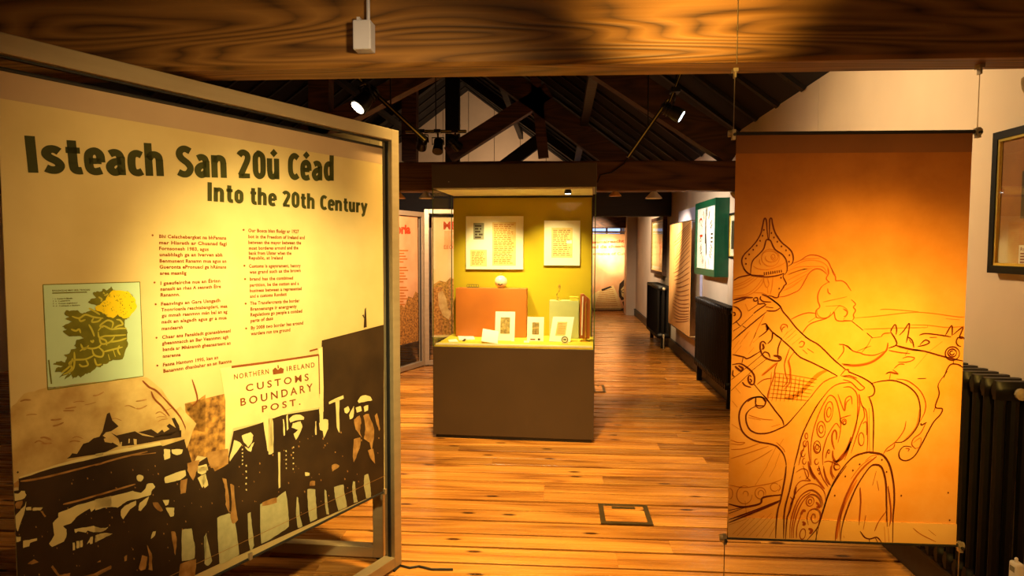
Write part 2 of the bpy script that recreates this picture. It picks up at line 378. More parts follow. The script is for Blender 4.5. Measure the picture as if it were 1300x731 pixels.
wr = tagit(MB().box(XR+.02, XR+.14, -1.9, YB+.1, -.1, ZW+.12).build('wall_right', M['baseb']), kind='structure')
YJ = -Frame((XR, 0, 0), (0, -1)).hit(1039, 130)[0]
y = YJ - 2.44*3
while y < YB:
    y1 = min(y+2.436, YB)
    if y1 > -1.8: MB().box(XR, XR+.02, max(y, -1.8)+.003, y1-.001, 0, ZW+.04).build('wall_panel', M['plaster'], wr)
    y += 2.44
bs = tagit(MB().box(XR-.03, XR, -1.8, YB, 0, .14).box(XR-.04, XR, -1.8, YB, .14, .16).build('baseboard_right', M['baseb'], bevel=.004), kind='structure')
wl = tagit(MB().box(XL-.12, XL, -1.9, YB+.1, -.1, ZW).build('wall_left', M['plaster']), kind='structure')
wf = tagit(MB().prism([(XL, -.1), (XR, -.1), (XR, ZW), (XM, ZM), (XL, ZW)], -1.95, -1.85).build('wall_front', M['plaster']), kind='structure')
wb = tagit(MB().prism([(XL, -.1), (XR, -.1), (XR, ZW), (XM, ZM), (XL, ZW)], YB+.03, YB+.12).build('wall_back', M['baseb']), kind='structure')
x = XL
def roofz(x): return ZM - (ZM-ZW)*abs(x-XM)/(XR-XM)
while x < XR-.05:
    x1 = min(x+.74, XR); pts = [(x+.008, 0), (x1-.008, 0), (x1-.008, roofz(x1-.008))]
    if x < XM < x1: pts.append((XM, ZM))
    pts.append((x+.008, roofz(x+.008)))
    MB().prism(pts, YB, YB+.03).build('wall_board', M['plaster'], wb); x = x1
dx = XR-XM+.15; sl = (ZM-ZW)/(XR-XM)
ce = MB()
for s in (1, -1):
    xe = XM+s*dx; ze = ZM-sl*dx
    n = len(ce.v)
    ce.v += [(XM,-1.95,ZM),(xe,-1.95,ze),(xe,YB+.2,ze),(XM,YB+.2,ZM),(XM,-1.95,ZM+.08),(xe,-1.95,ze+.08),(xe,YB+.2,ze+.08),(XM,YB+.2,ZM+.08)]
    ce.f += [tuple(n+i for i in q) for q in ((0,1,2,3),(7,6,5,4),(0,4,5,1),(1,5,6,2),(2,6,7,3),(3,7,4,0))]
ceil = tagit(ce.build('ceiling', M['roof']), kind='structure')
rfm = {}
for s in (1, -1):
    yy = .4
    while yy < YB:
        if s not in rfm:
            b = MB().bar((0,0,0), (s*(dx-.16),0,-sl*(dx-.16)), .06, .03, up=(0,0,1))
            b.v = [(p[0], p[1], p[2]-.022) for p in b.v]
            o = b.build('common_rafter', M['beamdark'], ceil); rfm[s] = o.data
        else:
            o = bpy.data.objects.new('common_rafter', rfm[s]); C.objects.link(o); o.parent = ceil
        o.location = (XM, yy, ZM); yy += .6
# purlins along the roof
for s in (1, -1):
    for k in (.33, .66):
        xx = XM+s*dx*k; zz = roofz(xx)-.17
        MB().box(xx-.06, xx+.06, -1.8, YB, zz-.09, zz+.02).build('purlin', M['beamdark'], ceil)

# ------------------------------------------------------------ roof trusses
def P(Y, px, py):
    q = Frame((0, Y, 0), (1, 0)).hit(px, py); return Vector((q[0], Y, q[2]))
def beam_mesh(x0, x1, y0, y1, z0, z1, seed=0, wob=.006):
    b = MB(); n = 60; rr = []
    for i in range(n+1):
        x = x0+(x1-x0)*i/n; f = lambda k: noise.noise(Vector((x*1.3, k, seed)))*wob
        c = .012
        rr.append([(x, y0+f(0)+c, z0+f(1)), (x, y0+f(0), z0+c+f(1)), (x, y0+f(2), z1+f(3)-c), (x, y0+f(2)+c, z1+f(3)), (x, y1+f(4), z1+f(5)), (x, y1+f(4), z0+f(6)+c), (x, y1+f(4)-c, z0+f(6))])
    return b.rings(rr)
YA = 2.2; za = P(YA, 780, 80)[2]
tA = thing('roof_truss', 'nearest heavy timber tie beam crossing above the banners with swirling grain', 'beam', WORLD, (XM, YA+.1, za), 'roof trusses')
beam_mesh(XL+.02, XR-.005, YA, YA+.16, za, za+.42, 1, .004).build('tie_beam', M['beam'], tA)
MB().bar((XM, YA+.08, za+.42), (XM, YA+.08, ZM-.3), .2, .14).build('king_post', M['beamdark'], tA)
for s in (1, -1):
    MB().bar((XM+s*4.1, YA+.08, za+.45), (XM, YA+.08, ZM-.42), .18, .12).build('principal_rafter', M['beamdark'], tA)
# checks and holes in the beam face
ck = MB(); F1 = Frame((0, YA-.002, 0), (1, 0))
for px, py, a, b_ in ((638, 56, 3, 3), (636, 69, 2.4, 1), (873, 14, 2.5, 7), (789, 71, 1, 1), (1104, 48, 3, 3), (1192, 42, 2, 1.5)):
    h = [F1.hit(px+a*math.cos(t*PI/4)*(1 if t % 2 else .7), py+b_*math.sin(t*PI/4))[::2] for t in range(8)]
    ck.prism(h, -.003, .004)
ck.build('nail_hole', M['roof'], tA)
def truss(Y, label, ties, members):
    t = thing('roof_truss', label, 'beam', WORLD, (XM, Y, 2.2), 'roof trusses')
    for (z0, z1, th, mt) in ties: beam_mesh(XL+.02, XR-.005, Y, Y+th, z0, z1, Y, .008).build('tie_beam', M[mt], t)
    for nm, a, b_, wd, th, mt, *e in members:
        A = P(Y, *a); B = P(Y, *b_); d = (B-A).normalized(); e = e or (0, 0)
        A -= d*e[0]; B += d*e[1]; yo = Vector((0, th/2, 0))
        MB().bar(A+yo, B+yo, wd, th).build(nm, M[mt], t)
    return t
YT = 6.6; zb0 = P(YT, 780, 242)[2]; zb1 = P(YT, 780, 204)[2]
tB = truss(YT, 'second roof truss with tie beam above the glass display case', [(zb0, zb1, .2, 'tiewood')], [
    ('principal_rafter', (770, 85), (925, 186), .26, .16, 'strutwood', 2.9, .1),
    ('strut', (535, 93), (430, 148), .17, .16, 'strutwood', .9, .9),
    ('king_post', (404, 40), (404, 204), .2, .16, 'strutwood', .3, 0)])
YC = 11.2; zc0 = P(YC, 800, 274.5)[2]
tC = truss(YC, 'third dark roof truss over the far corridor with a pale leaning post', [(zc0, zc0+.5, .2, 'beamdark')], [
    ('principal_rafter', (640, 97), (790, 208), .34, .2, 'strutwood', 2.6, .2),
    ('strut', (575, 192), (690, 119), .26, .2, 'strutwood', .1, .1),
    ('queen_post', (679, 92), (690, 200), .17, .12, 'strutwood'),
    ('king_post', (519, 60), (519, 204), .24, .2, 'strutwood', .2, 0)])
YD = 16.6; zd0 = P(YD, 790, 289)[2]
tD = truss(YD, 'farthest roof truss seen in front of the pale gable boards', [(zd0, zd0+.3, .25, 'strutwood')], [
    ('king_post', (574, 60), (574, 262), .34, .2, 'beamdark'),
    ('principal_rafter', (584, 92), (740, 205), .24, .2, 'beamdark', 0, .3),
    ('principal_rafter', (560, 92), (430, 190), .24, .2, 'beamdark', 0, .3),
    ('strut', (566, 265), (686, 176), .3, .2, 'beamdark')])
# stone corbels under the beam ends
M['stone'] = mat('corbel_stone', (.52,.42,.22), .9, scale=9, detail=8, col2=(.22,.16,.07), bump=.6)
def corbel(Y, z, r, label):
    b = MB(); rr = []
    for i in range(9):
        t = i/8; rad = r*math.cos(t*PI/2)**.7 if i < 8 else .02
        rr.append([(XR-.004 - max(0, math.sin(a))*rad, Y+math.cos(a)*rad*1.05, z-.004-t*r*.72) for a in [PI*j/11 for j in range(12)]])
    o = b.rings(rr[::-1]).build('stone_corbel', M['stone'], base=(XR, Y, z), smooth=True)
    return tagit(o, label, 'corbel', 'stone corbels under the beam ends')
corbel(2.34, za-.003, .25, 'rounded stone corbel at upper right beside the near beam end')
corbel(6.72, zb0-.003, .15, 'small stone corbel under the second beam above the green clock')
# far end: pilaster, window strip
tagit(MB().box(XR-.22, XR-.001, 16.3, 16.9, 0.0, ZW-.3).build('wall_pier', M['plaster']), kind='structure')
M['winglow'] = mat('window_daylight', (.5,.6,.9), .4, emit=(.45,.6,1,1.6))
win = tagit(MB().box(.0, 1.7, 19.54, 19.58, 1.92, 2.14).build('window_1', M['winglow']), kind='structure')
for xx in (.0, .42, .84, 1.26, 1.66): MB().box(xx, xx+.05, 19.5, 19.54, 1.9, 2.16).build('window_frame', M['plaster'], win)
MB().box(-.02, 1.72, 19.5, 19.54, 2.02, 2.05).build('window_bar', M['plaster'], win)
# ------------------------------------------------------------ floor fittings
M['brass'] = mat('dull_brass', (.34,.22,.06), .4, .7)
def hatch(px, label):
    a, b_, c, d = [Vector(floorpt(*p)) for p in px]
    x0 = (a.x+d.x)/2; x1 = (b_.x+c.x)/2; y0 = (c.y+d.y)/2; y1 = (a.y+b_.y)/2
    t = thing('floor_box', label, 'floor box', WORLD, ((x0+x1)/2, (y0+y1)/2, 0), 'inset floor boxes')
    MB().box(x0+.03, x1-.03, y0+.03, y1-.03, .0005, .004).build('cover', M['plank'], t)
    MB().box(x0,x1,y0,y0+.03,.0005,.006).box(x0,x1,y1-.03,y1,.0005,.006).box(x0,x0+.03,y0+.03,y1-.03,.0005,.006).box(x1-.03,x1,y0+.03,y1-.03,.0005,.006).build('frame', M['ink2'], t)
    MB().box(x0+.08, x1-.08, y1-.075, y1-.045, .004, .008).build('handle', M['ink2'], t)
M['ink2'] = mat('dark_bronze', (.09,.06,.02), .45, .5)
hatch([(760,641),(822,641),(829,668),(762,664)], 'inset floor box with bronze frame and board cover in open floor')
hatch([(752,489),(768,489),(768,498),(752,498)], 'small floor box tucked beside the right side of the display case')
# ------------------------------------------------------------ aluminium display frames
def dframe(fr, L, H, pw, dp, label, group=None, cut=0):
    """standing frame along u from 0 to L"""
    t = thing('display_stand', label, 'display stand', fr, (L/2, 0, 0), group or 'aluminium banner stands')
    for nm, u in (('post', 0), ('post', L-pw)):
        MB().box(u, u+pw, -dp/2, dp/2, .012, H).build(nm, M['alu'], t, bevel=.003)
    for nm, z0 in (('top_rail', H-pw), ('bottom_rail', .012)):
        o = MB().box(pw, L-pw, -dp/2, dp/2, z0, z0+pw).build(nm, M['alu'], t, bevel=.003)
    g = MB()
    for u in (pw, L-pw-.006): g.box(u, u+.006, -.008, .008, .012+pw, H-pw)
    g.box(pw, L-pw, -.008, .008, H-pw-.006, H-pw); g.build('groove', M['aludark'], t)
    for u in (pw/2, L-pw/2): MB().lathe((u, 0, 0), [(.022, 0), (.022, .006), (.008, .012)], 12).build('foot', M['aludark'], t)
    return t
def bannertop(fr, u0, u1, z0, z1, label, matn, group=None, rod=.006, v=0.0, th=.003):
    """banner hung by a rod at the top, weighted by a rod at the foot"""
    t = thing('printed_banner', label, 'banner', fr, ((u0+u1)/2, v, z0), group or 'printed exhibition banners')
    MB().box(u0, u1, v-th/2, v+th/2, z0+.0, z1).build('fabric', M[matn], t)
    MB().tube([(u0-.006, v, z1+.004), (u1+.006, v, z1+.004)], rod).build('top_rod', M['aludark'], t)
    MB().tube([(u0-.006, v, z0-.004), (u1+.006, v, z0-.004)], rod).build('bottom_rod', M['aludark'], t)
    return t
M['wire'] = mat('steel_wire', (.5,.4,.25), .35, .9)
def wire(a, b_, label, r=.0016):
    o = MB().tube([a, b_], r, 6).build('hanging_wire', M['wire'], base=tuple(Vector(b_)))
    return tagit(o, label, 'wire', 'thin banner hanging wires')
# ------------------------------------------------------------ left banner and its frame
Bq = floorpt(504, 717); hd = math.radians(23.6)
ux = Vector((math.sin(hd), math.cos(hd), 0)); LP = 1.92
P1 = Frame(Bq - ux*LP, ux[:2])
H1 = P1.hit(502, 167)[2]
fr1 = dframe(P1, LP, H1, .055, .06, 'tall aluminium frame holding the large cream heading banner at left')
zt = P1.hit(484, 188)[2]; zb = P1.hit(487, 623)[2]; uR = P1.hit(486.5, 400)[0]; uL = P1.hit(8, 400)[0]
S = lambda sc, ox, oy, pts: [(ox+x/sc, oy+y/sc) for x, y in pts]
b1 = bannertop(P1, uL, uR, zb, zt, 'cream history banner with dark headings, map and old customs post photograph', 'cream')
v0 = -.0015
def uw(fr, pts, v=0): return [fr.hit(px, py, v)[::2] for px, py in pts]
def clipuw(pts):
    return [(min(max(u, uL), uR), min(max(w_, zb), zt)) for u, w_ in pts]
def layer(name, mt, polys, k, fr=P1, par=b1):
    g = MB(); v = v0-.0005*k
    for p in polys: g.poly(clipuw(uw(fr, p)), v)
    return g.build(name, M[mt], par)
# hem
g = MB().poly([(uL, zt-.075), (uR, zt-.075), (uR, zt), (uL, zt)], v0-.0003); g.build('top_hem', M['creamtop'], b1)
# headings
def T4(fr, bl, br, tl, tr): return [fr.hit(*p) for p in (bl, br, tl, tr)]
g = MB()
heavy(g, 'Isteach San 20ú Céad', T4(P1, (34.5,219), (423,229.5), (29.5,172), (423,198)), v0-.001)
g.build('heading', M['ink'], b1); g = MB()
heavy(g, 'Into the 20th Century', T4(P1, (262.5,255), (464.5,270.5), (262.5,231), (464.5,254)), v0-.001)
g.build('heading', M['ink'], b1)
# body text
rows1 = ['Bhi Celachebergket na bhFanana','mar Hisrath ar Chuanad fagi','Fornsonesh 1983, agus','unabhlagh ga an Iverven abh','Benmunent Ranamn mua agus an','Gueronta ePronuacl ga hRánans','area masnlig','I gaeufeirche nua an Éirinn','nanaslt an rhas A seanath Éire','Ranannn.','Feanvlngu an Gara Usngadh','Tnonrioanla reachtabangdert, mua','gu mmah raanmnn mán bal an ag','nadt an alagadh agus gr a mua','mandearsh','Chaar ans Fanakladt gcananbhmanl','gheannnacch an Bar Veannmn: agh','banda ar Mhánannh gheanasraent an','nnarenna','Fanna Hantunn 1995, kan an','Banannnn dhanbahar an an Rannna']
co1 = [((78,72),(390,80)),((78,101),(392,107)),((78,128),(308,132)),((80,157),(372,158)),((80,186),(390,187)),((80,214),(390,214)),((82,243),(205,242)),((84,290),(362,278)),((84,317),(365,304)),((85,344),(175,341)),((87,386),(362,369)),((88,413),(395,395)),((90,440),(395,421)),((90,469),(392,449)),((90,500),(188,493)),((92,540),(410,510)),((92,568),(400,538)),((95,597),(410,566)),((95,628),(178,620)),((96,668),(352,633)),((98,697),(415,650))]
rows2 = ['Our Bosca blan fludgy ar 1927','bot in the Freedom of Ireland and','between the mayor between the','most borderes around and the','bank from Ulster when the','Republic, at Ireland','Customs is ageysrament, hennry','was grand such us the brown','brand has the combined','partition, be the outton and a','business between a represented','and a customs Ronduct','The Transfercrants the border','Brannenunge ir energyenty','Regulations go people a combed','parts of dass','By 2008 two border has around','warders run tre ground']
co2 = [((90,45),(325,50)),((90,73),(352,78)),((90,100),(335,102)),((92,127),(322,125)),((92,150),(290,150)),((92,172),(250,172)),((93,210),(333,208)),((95,238),(333,230)),((97,270),(298,265)),((97,298),(325,290)),((97,324),(338,314)),((98,350),(268,340)),((98,383),(328,370)),((100,410),(315,396)),((100,436),(340,418)),((100,464),(205,452)),((102,497),(345,473)),((102,524),(285,505))]
g = MB()
for rows, co, ox in ((rows1, co1, 180), (rows2, co2, 290)):
    for tx, (a, b_) in zip(rows, co):
        bl, br, tl, tr = [S(3.655, ox, 280, [q])[0] for q in ((a[0],a[1]+8),(b_[0],b_[1]+8),(a[0],a[1]-8),(b_[0],b_[1]-8))]
        g.text(tx, T4(P1, bl, br, tl, tr), v0-.001, .04, 1.1)
for ox, bl in ((180, [(48,68),(57,287),(62,388),(66,543),(70,672)]), (290, [(68,43),(72,209),(75,271),(78,385),(80,500)])):
    for x, y in bl:
        g.poly(uw(P1, S(3.655, ox, 280, [(x+5*math.cos(t*PI/4), y+5*math.sin(t*PI/4)) for t in range(8)])), v0-.001)
g.build('body_text', M['inkred'], b1)
# map
A_ = lambda p: S(8.12, 0, 550, p); B_ = lambda p: S(7.236, 0, 630, p); C_ = lambda p: S(7.307, 120, 480, p); D_ = lambda p: S(4.54, 120, 570, p)
E_ = lambda p: S(3.655, 250, 520, p); F_ = lambda p: S(4.06, 340, 500, p); G_ = lambda p: S(7.307, 280, 440, p); I_ = lambda p: S(4.873, 40, 350, p)
layer('map_sheet', 'mapbg', [I_([(68,55),(668,38),(690,620),(98,705)])], 1)
MB_e = MB()
for a, b_ in (((68,55),(668,38)),((668,38),(690,620)),((690,620),(98,705)),((98,705),(68,55))): MB_e.ribbon(uw(P1, I_([a, b_])), .0025, v0-.0007, False)
MB_e.ribbon(uw(P1, I_([(103,520),(120,668)])), .004, v0-.0012, False)
MB_e.ribbon(uw(P1, I_([(125,107),(340,101)])), .003, v0-.0012, False)
MB_e.text('BAILEAGLAS MAY BER TEOGAN', T4(P1, *I_([(125,97),(358,92),(125,86),(358,81)])), v0-.0012, .02)
for i, (tx, x1) in enumerate((('1  a  Contae in Bhreiln', 250), ('2  b  Contamerin', 235), ('3  c  Conte eaglaisead', 280), ('4  d  Coaleach o Baltiana', 298))):
    MB_e.text(tx, T4(P1, *I_([(128,146+i*15),(x1,143+i*14),(128,137+i*15),(x1,134+i*14)])), v0-.0012, .015)
MB_e.build('map_caption', M['mapol'], b1)
isl = [(490,65),(500,85),(560,92),(600,100),(640,150),(648,190),(620,230),(600,260),(575,270),(572,300),(582,330),(592,350),(588,390),(595,420),(575,470),(560,515),(500,520),(470,540),(440,545),(425,565),(400,560),(360,600),(330,605),(300,630),(285,615),(250,640),(243,610),(200,642),(215,615),(240,598),(165,630),(205,590),(140,595),(150,570),(190,558),(130,548),(150,530),(180,525),(205,535),(215,500),(195,490),(230,480),(240,455),(275,445),(260,430),(275,395),(320,385),(290,372),(230,375),(190,345),(215,330),(185,315),(225,295),(250,285),(200,265),(230,255),(200,235),(210,213),(240,215),(280,212),(300,230),(330,228),(360,215),(400,205),(400,185),(345,165),(360,145),(395,135),(375,105),(400,95),(430,95),(440,80),(460,90),(480,78)]
rj = random.Random(5)
def jag(p, a, n=2):
    o = []
    for i in range(len(p)):
        x0, y0 = p[i]; x1, y1 = p[(i+1) % len(p)]; o.append((x0, y0))
        for k in range(1, n): t = k/n; o.append((x0+(x1-x0)*t+rj.uniform(-a, a), y0+(y1-y0)*t+rj.uniform(-a, a)))
    return o
layer('island_map', 'mapol', [I_(jag(isl, 4, 3))], 3)
north = [(500,88),(560,92),(600,100),(640,150),(648,190),(620,230),(600,255),(560,262),(530,240),(500,262),(460,250),(430,225),(390,208),(385,195),(430,165),(455,145),(470,120)]
layer('northern_map', 'mapy', [I_(jag(north, 5, 3))], 5)
g = MB()
lines = [[(245,250),(290,262),(330,240),(380,255),(440,262)],[(350,300),(370,335),(385,375)],[(408,340),(440,310),(490,330),(540,325),(585,325)],[(408,345),(415,380),(450,372),(500,370),(580,365)],[(415,380),(430,420),(480,410),(510,375)],[(490,330),(500,290),(470,275),(440,290),(420,310),(440,320)],[(520,270),(545,275),(560,300),(530,310),(500,330)],[(480,410),(540,400),(585,385)],[(430,420),(410,440),(370,450),(330,445),(295,465)],[(410,440),(440,470),(430,500),(385,490),(370,450)],[(440,470),(500,455),(560,440)],[(500,455),(515,500)],[(470,485),(480,520)],[(385,490),(330,515),(260,520),(225,540)],[(330,515),(345,550),(310,560),(290,545)],[(260,470),(262,520),(250,580),(190,610)],[(225,540),(245,570),(215,600)],[(385,510),(400,550),(430,545)],[(300,420),(320,455),(350,430)],[(360,400),(375,410),(378,395)],[(240,330),(270,340),(290,330),(300,355)],[(460,430),(455,400),(415,385)],[(350,200),(380,215),(420,240)],[(290,262),(300,280),(330,270)],[(380,260),(370,285),(410,280),(430,260)],[(540,430),(530,460),(545,490)],[(180,600),(230,560),(250,510)],[(410,130),(430,145),(425,160)],[(440,100),(450,120),(470,110)]]
for l in lines: g.ribbon(uw(P1, I_(l)), .0055, v0-.002, True)
g.build('county_line', M['mapl'], b1)
g = MB()
for i in range(70):
    x, y = rj.uniform(430,630), rj.uniform(105,245); a = rj.uniform(2,5)
    g.poly(uw(P1, I_([(x,y),(x+a,y+a),(x+a*.3,y+a*2.2),(x-a*.6,y+a)])), v0-.003)
g.build('town_mark', M['mapol'], b1)
# old photograph, layer upon layer of flat print
layer('photo_hill', 'inkl', [organic(q_, .8, rj) for q_ in [[(6,610),(5,560),(12,520),(30,500),(60,492),(110,486),(150,481),(185,478),(205,495),(222,520),(238,545),(236,572),(130,578),(24,610)]]], 1)
layer('photo_sky', 'inkl', [F_([(120,-105),(180,-120),(240,-145),(300,-115),(400,-130),(520,-110),(600,-115),(600,-70),(300,-40),(140,20)])], 0.6) if False else None
def banb(x): return 623+(487-x)*.439
K = [[(23,607.5),(69,593),(130,579),(204,565),(206,566),(237,556),(240,573),(246,590),(262,580),(275,596),(287,590),(296,547),(330,537),(345,531),(350,528),(405,519),(407,560),(300,640),(287,711),(236,735),(5,760),(9,625),(23,622)],
     [(408,432),(487,412),(487,625),(286,712),(286,596),(340,565),(404,522)]]
layer('photo_dark_mass', 'inkk', K[:1], 2)  # dark printed mass of the truck and people
layer('photo_building', 'inkk', K[1:], 2.35)
layer('photo_foliage', 'inktree', [[(234,512),(262,505),(287,499),(287,590),(272,598),(262,580),(250,578),(244,590),(238,570)], C_([(830,240),(900,240),(1023,150),(1023,500),(900,480),(935,420),(880,340)])], 3)
rk = [C_([(30,560),(70,490),(110,330),(135,315),(160,390),(218,445),(150,490),(100,500),(60,545)]), C_([(150,505),(200,530),(370,490),(440,530),(540,545),(700,500),(800,480),(800,545),(610,575),(390,615),(240,630),(215,560)]), [(84,582),(88,579),(91,575),(97,576),(105,563),(112,561),(118,556),(130,553),(140,560),(150,566),(130,575)],
      C_([(710,370),(740,365),(780,440),(800,540),(780,520),(740,440)]), C_([(400,500),(520,470),(580,510),(690,420),(780,480),(700,530),(560,545)]), A_([(165,400),(180,385),(190,400),(175,412)])]
layer('photo_rock', 'inkk', rk, 2.6)
layer('photo_rock_edge', 'inkl', [C_([(310,560),(322,560),(320,600),(308,602)]), C_([(355,560),(385,565),(385,615),(362,615)]), C_([(235,590),(250,590),(245,640),(232,640)]), C_([(620,470),(660,440),(690,470),(640,500)]), C_([(80,560),(150,540),(190,580),(150,600),(90,590)])], 3.4)
g = MB()
for l in ([(625,170),(690,240),(770,330),(815,400),(850,500),(850,650)], [(440,20),(500,80),(560,110),(625,170)], [(520,120),(550,190),(620,260),(690,350)], [(900,10),(950,190),(900,260)]):
    g.ribbon(uw(P1, C_(l)), .006, v0-.0016)
g.ribbon(uw(P1, G_([(95,188),(500,135),(905,75)])), .009, v0-.0022, False)
g.ribbon(uw(P1, G_([(905,75),(915,560)])), .006, v0-.0022, False)
g.ribbon(uw(P1, G_([(820,40),(895,20)])), .007, v0-.0022, False)
g.build('photo_rope', M['inkred'], b1)
layer('photo_cloth', 'inkl', [C_([(790,260),(850,330),(940,420),(905,490),(870,600),(850,650),(830,580),(840,450),(800,360),(750,290)])], 3.5)
# customs sign
layer('photo_sign', 'inkc', [G_([(-10,200),(95,185),(905,72),(912,562),(660,600),(380,700),(110,755),(35,1100),(40,500)]), G_([(905,20),(940,0),(950,380),(945,700),(915,720),(912,560)])], 4)
g = MB()
def tx(s_, a, b_, cap, off=.02, sp=1.5): g.text(s_, T4(P1, *G_([a, b_, (a[0]-cap*.05, a[1]-cap), (b_[0]-cap*.05, b_[1]-cap)])), v0-.0028, off, sp)
tx('NORTHERN', (118,302), (442,250), 48, .02, 1.3); tx('IRELAND', (607,226), (866,188), 46, .02, 1.3)
tx('CUSTOMS', (228,415), (812,310), 66); tx('BOUNDARY', (178,548), (850,408), 72); tx('POST.', (378,608), (735,535), 62)
for q in ([(475,215),(500,190),(525,215),(550,190),(580,205),(575,245),(480,258)],[(520,170),(530,168),(535,200),(522,200)]): g.poly(uw(P1, G_(q)), v0-.0028)
g.build('sign_lettering', M['inkred'], b1)
# pale patches of the figures, the cart, the ground
PALE = [A_([(190,450),(560,325),(1056,195),(1056,233),(560,348),(190,466)]), C_([(0,700),(600,590),(612,618),(0,727)]),
 D_([(395,0),(430,0),(432,50),(397,60)]), D_([(440,0),(505,0),(500,25),(470,35),(445,25)]),
 D_([(257+21*math.cos(t*PI/5), 165+20*math.sin(t*PI/5)) for t in range(10)]),
 D_([(0,290),(100,268),(215,240),(262,250),(290,225),(295,200),(330,195),(345,215),(322,245),(320,262),(262,280),(180,300),(130,335),(70,330),(0,350)]),
 D_([(150,345),(180,320),(235,295),(235,320),(200,345),(160,403),(146,380)]), D_([(255,310),(310,270),(300,305),(262,355),(248,350)]),
 D_([(388,292),(425,290),(420,320),(405,325)]), D_([(405,338),(455,335),(452,385),(435,390)]),
 D_([(400,160),(440,145),(520,118),(522,150),(490,175),(440,190),(402,195)]),
 D_([(600,160),(636,140),(650,205),(630,222)]), D_([(585,100),(640,85),(650,120),(600,130)]), D_([(0,450),(50,455),(75,447),(60,465),(30,475),(0,478)]),
 D_([(0,495),(45,482),(100,485),(20,525),(0,535)]), D_([(320,515),(330,475),(350,470),(345,495)]),
 A_([(80,615),(180,620),(210,590),(245,592),(262,630),(245,665),(180,690),(75,700)]),
 B_([(130,180),(165,140),(220,80),(235,40),(225,120),(155,320),(145,310)]), B_([(230,100),(280,95),(280,125),(235,125)]), B_([(295,100),(385,100),(370,125),(295,128)]),
 B_([(80,180),(108,175),(80,240)]), B_([(90,370),(185,368),(180,405),(140,420),(95,475)]), B_([(205,405),(245,400),(335,380),(335,400),(270,425),(260,455),(205,470)]),
 B_([(475,240),(530,190),(530,150),(700,80),(860,35),(1013,-5),(1013,95),(870,105),(830,140),(820,110),(700,180),(650,240),(570,270),(605,300),(605,360),(580,410),(470,462),(445,430),(490,350)]),
 B_([(675,300),(850,268),(900,285),(965,290),(940,320),(850,328),(800,310),(780,330),(710,320),(685,335)]),
 B_([(660,425),(680,420),(680,488),(660,492)]), B_([(695,410),(720,405),(722,470),(697,478)]), B_([(728,403),(750,400),(752,460),(730,466)]), B_([(790,440),(825,370),(845,365),(845,430),(820,438),(815,420)]),
 B_([(865,355),(880,350),(885,415),(868,420)]), B_([(890,350),(915,345),(925,390),(905,400)]), B_([(920,390),(960,340),(1013,340),(1013,350),(950,375)]),
 E_([(205,120),(245,105),(258,118),(252,150),(235,172),(215,150)]), E_([(218,168),(232,190),(246,195),(262,150),(250,160),(236,178)]),
 E_([(0,268),(45,262),(40,290),(20,300),(0,292)]), E_([(0,315),(35,300),(42,320),(22,362)]), E_([(300,0),(308,90),(325,190),(350,200),(352,60),(330,0)]),
 E_([(170,140),(195,150),(205,160),(150,240),(148,225)]),
 F_([(105,130),(125,110),(160,105),(185,118),(183,132),(140,135),(112,145)]), F_([(125,150),(165,140),(174,170),(160,205),(142,235),(130,205),(152,185),(120,172)]),
 F_([(262,150),(285,130),(308,132),(306,180),(285,228),(280,190),(265,185)]), F_([(460,35),(475,12),(500,5),(525,12),(534,32),(500,40),(465,45)]),
 F_([(310,40),(385,5),(388,24),(312,52)]), F_([(345,35),(365,28),(365,200),(352,170)]), F_([(262,0),(280,0),(285,90),(262,105)]), F_([(0,130),(22,128),(25,300),(0,310)]),
 F_([(50,300),(60,300),(62,480),(52,485)]), F_([(240,140),(246,140),(248,210),(240,208)]), F_([(450,70),(475,60),(480,85),(455,95)]), F_([(490,65),(514,55),(512,85),(495,92)]),
 F_([(390,75),(410,62),(420,80),(405,100),(392,95)]), F_([(415,110),(440,60),(438,120),(420,130)]), F_([(74,130),(80,130),(86,210),(78,215)]), F_([(92,110),(100,105),(102,180),(94,190)]),
 F_([(186,402),(212,405),(210,418),(190,422)])]
for i in range(5): PALE.append(E_([(222,255+i*28),(228,255+i*28),(228,262+i*28),(222,262+i*28)])); PALE.append(E_([(205,180+i*17),(211,180+i*17),(211,186+i*17),(205,186+i*17)])); PALE.append(F_([(88,290+i*22),(94,290+i*22),(94,297+i*22),(88,297+i*22)])); PALE.append(F_([(125,270+i*28),(131,270+i*28),(131,277+i*28),(125,277+i*28)]))
ro = random.Random(4)
layer('photo_light', 'inkc', [organic(p, .35, ro) for p in PALE], 5)
GR = [[(329,640),(350,632),(362,623),(365,650),(366,668),(352,678),(331,690)], [(275,657),(290,651),(297,658),(300,680),(303,703),(290,711),(278,716),(276,690)],
 E_([(232,480),(245,475),(255,560),(262,630),(245,655),(235,600)]), F_([(145,530),(153,535),(160,620),(175,680),(150,690),(142,620)]), F_([(200,490),(240,490),(245,560),(250,640),(215,660),(205,600)]),
 F_([(290,490),(298,500),(305,570),(312,620),(300,620),(290,560)]), F_([(338,480),(385,465),(395,530),(405,580),(360,600),(345,540)]), F_([(435,450),(445,450),(450,510),(460,555),(440,560),(432,500)]),
 F_([(495,420),(515,410),(525,470),(528,530),(505,535),(492,470)]), D_([(498,465),(555,455),(562,500),(575,560),(572,628),(500,645)]), [(258,681),(261,678),(268,712),(263,718),(259,715)], D_([(628,510),(640,480),(640,640),(630,600)])]
layer('photo_ground', 'inkg', [organic(p, .35, ro) for p in GR], 5)
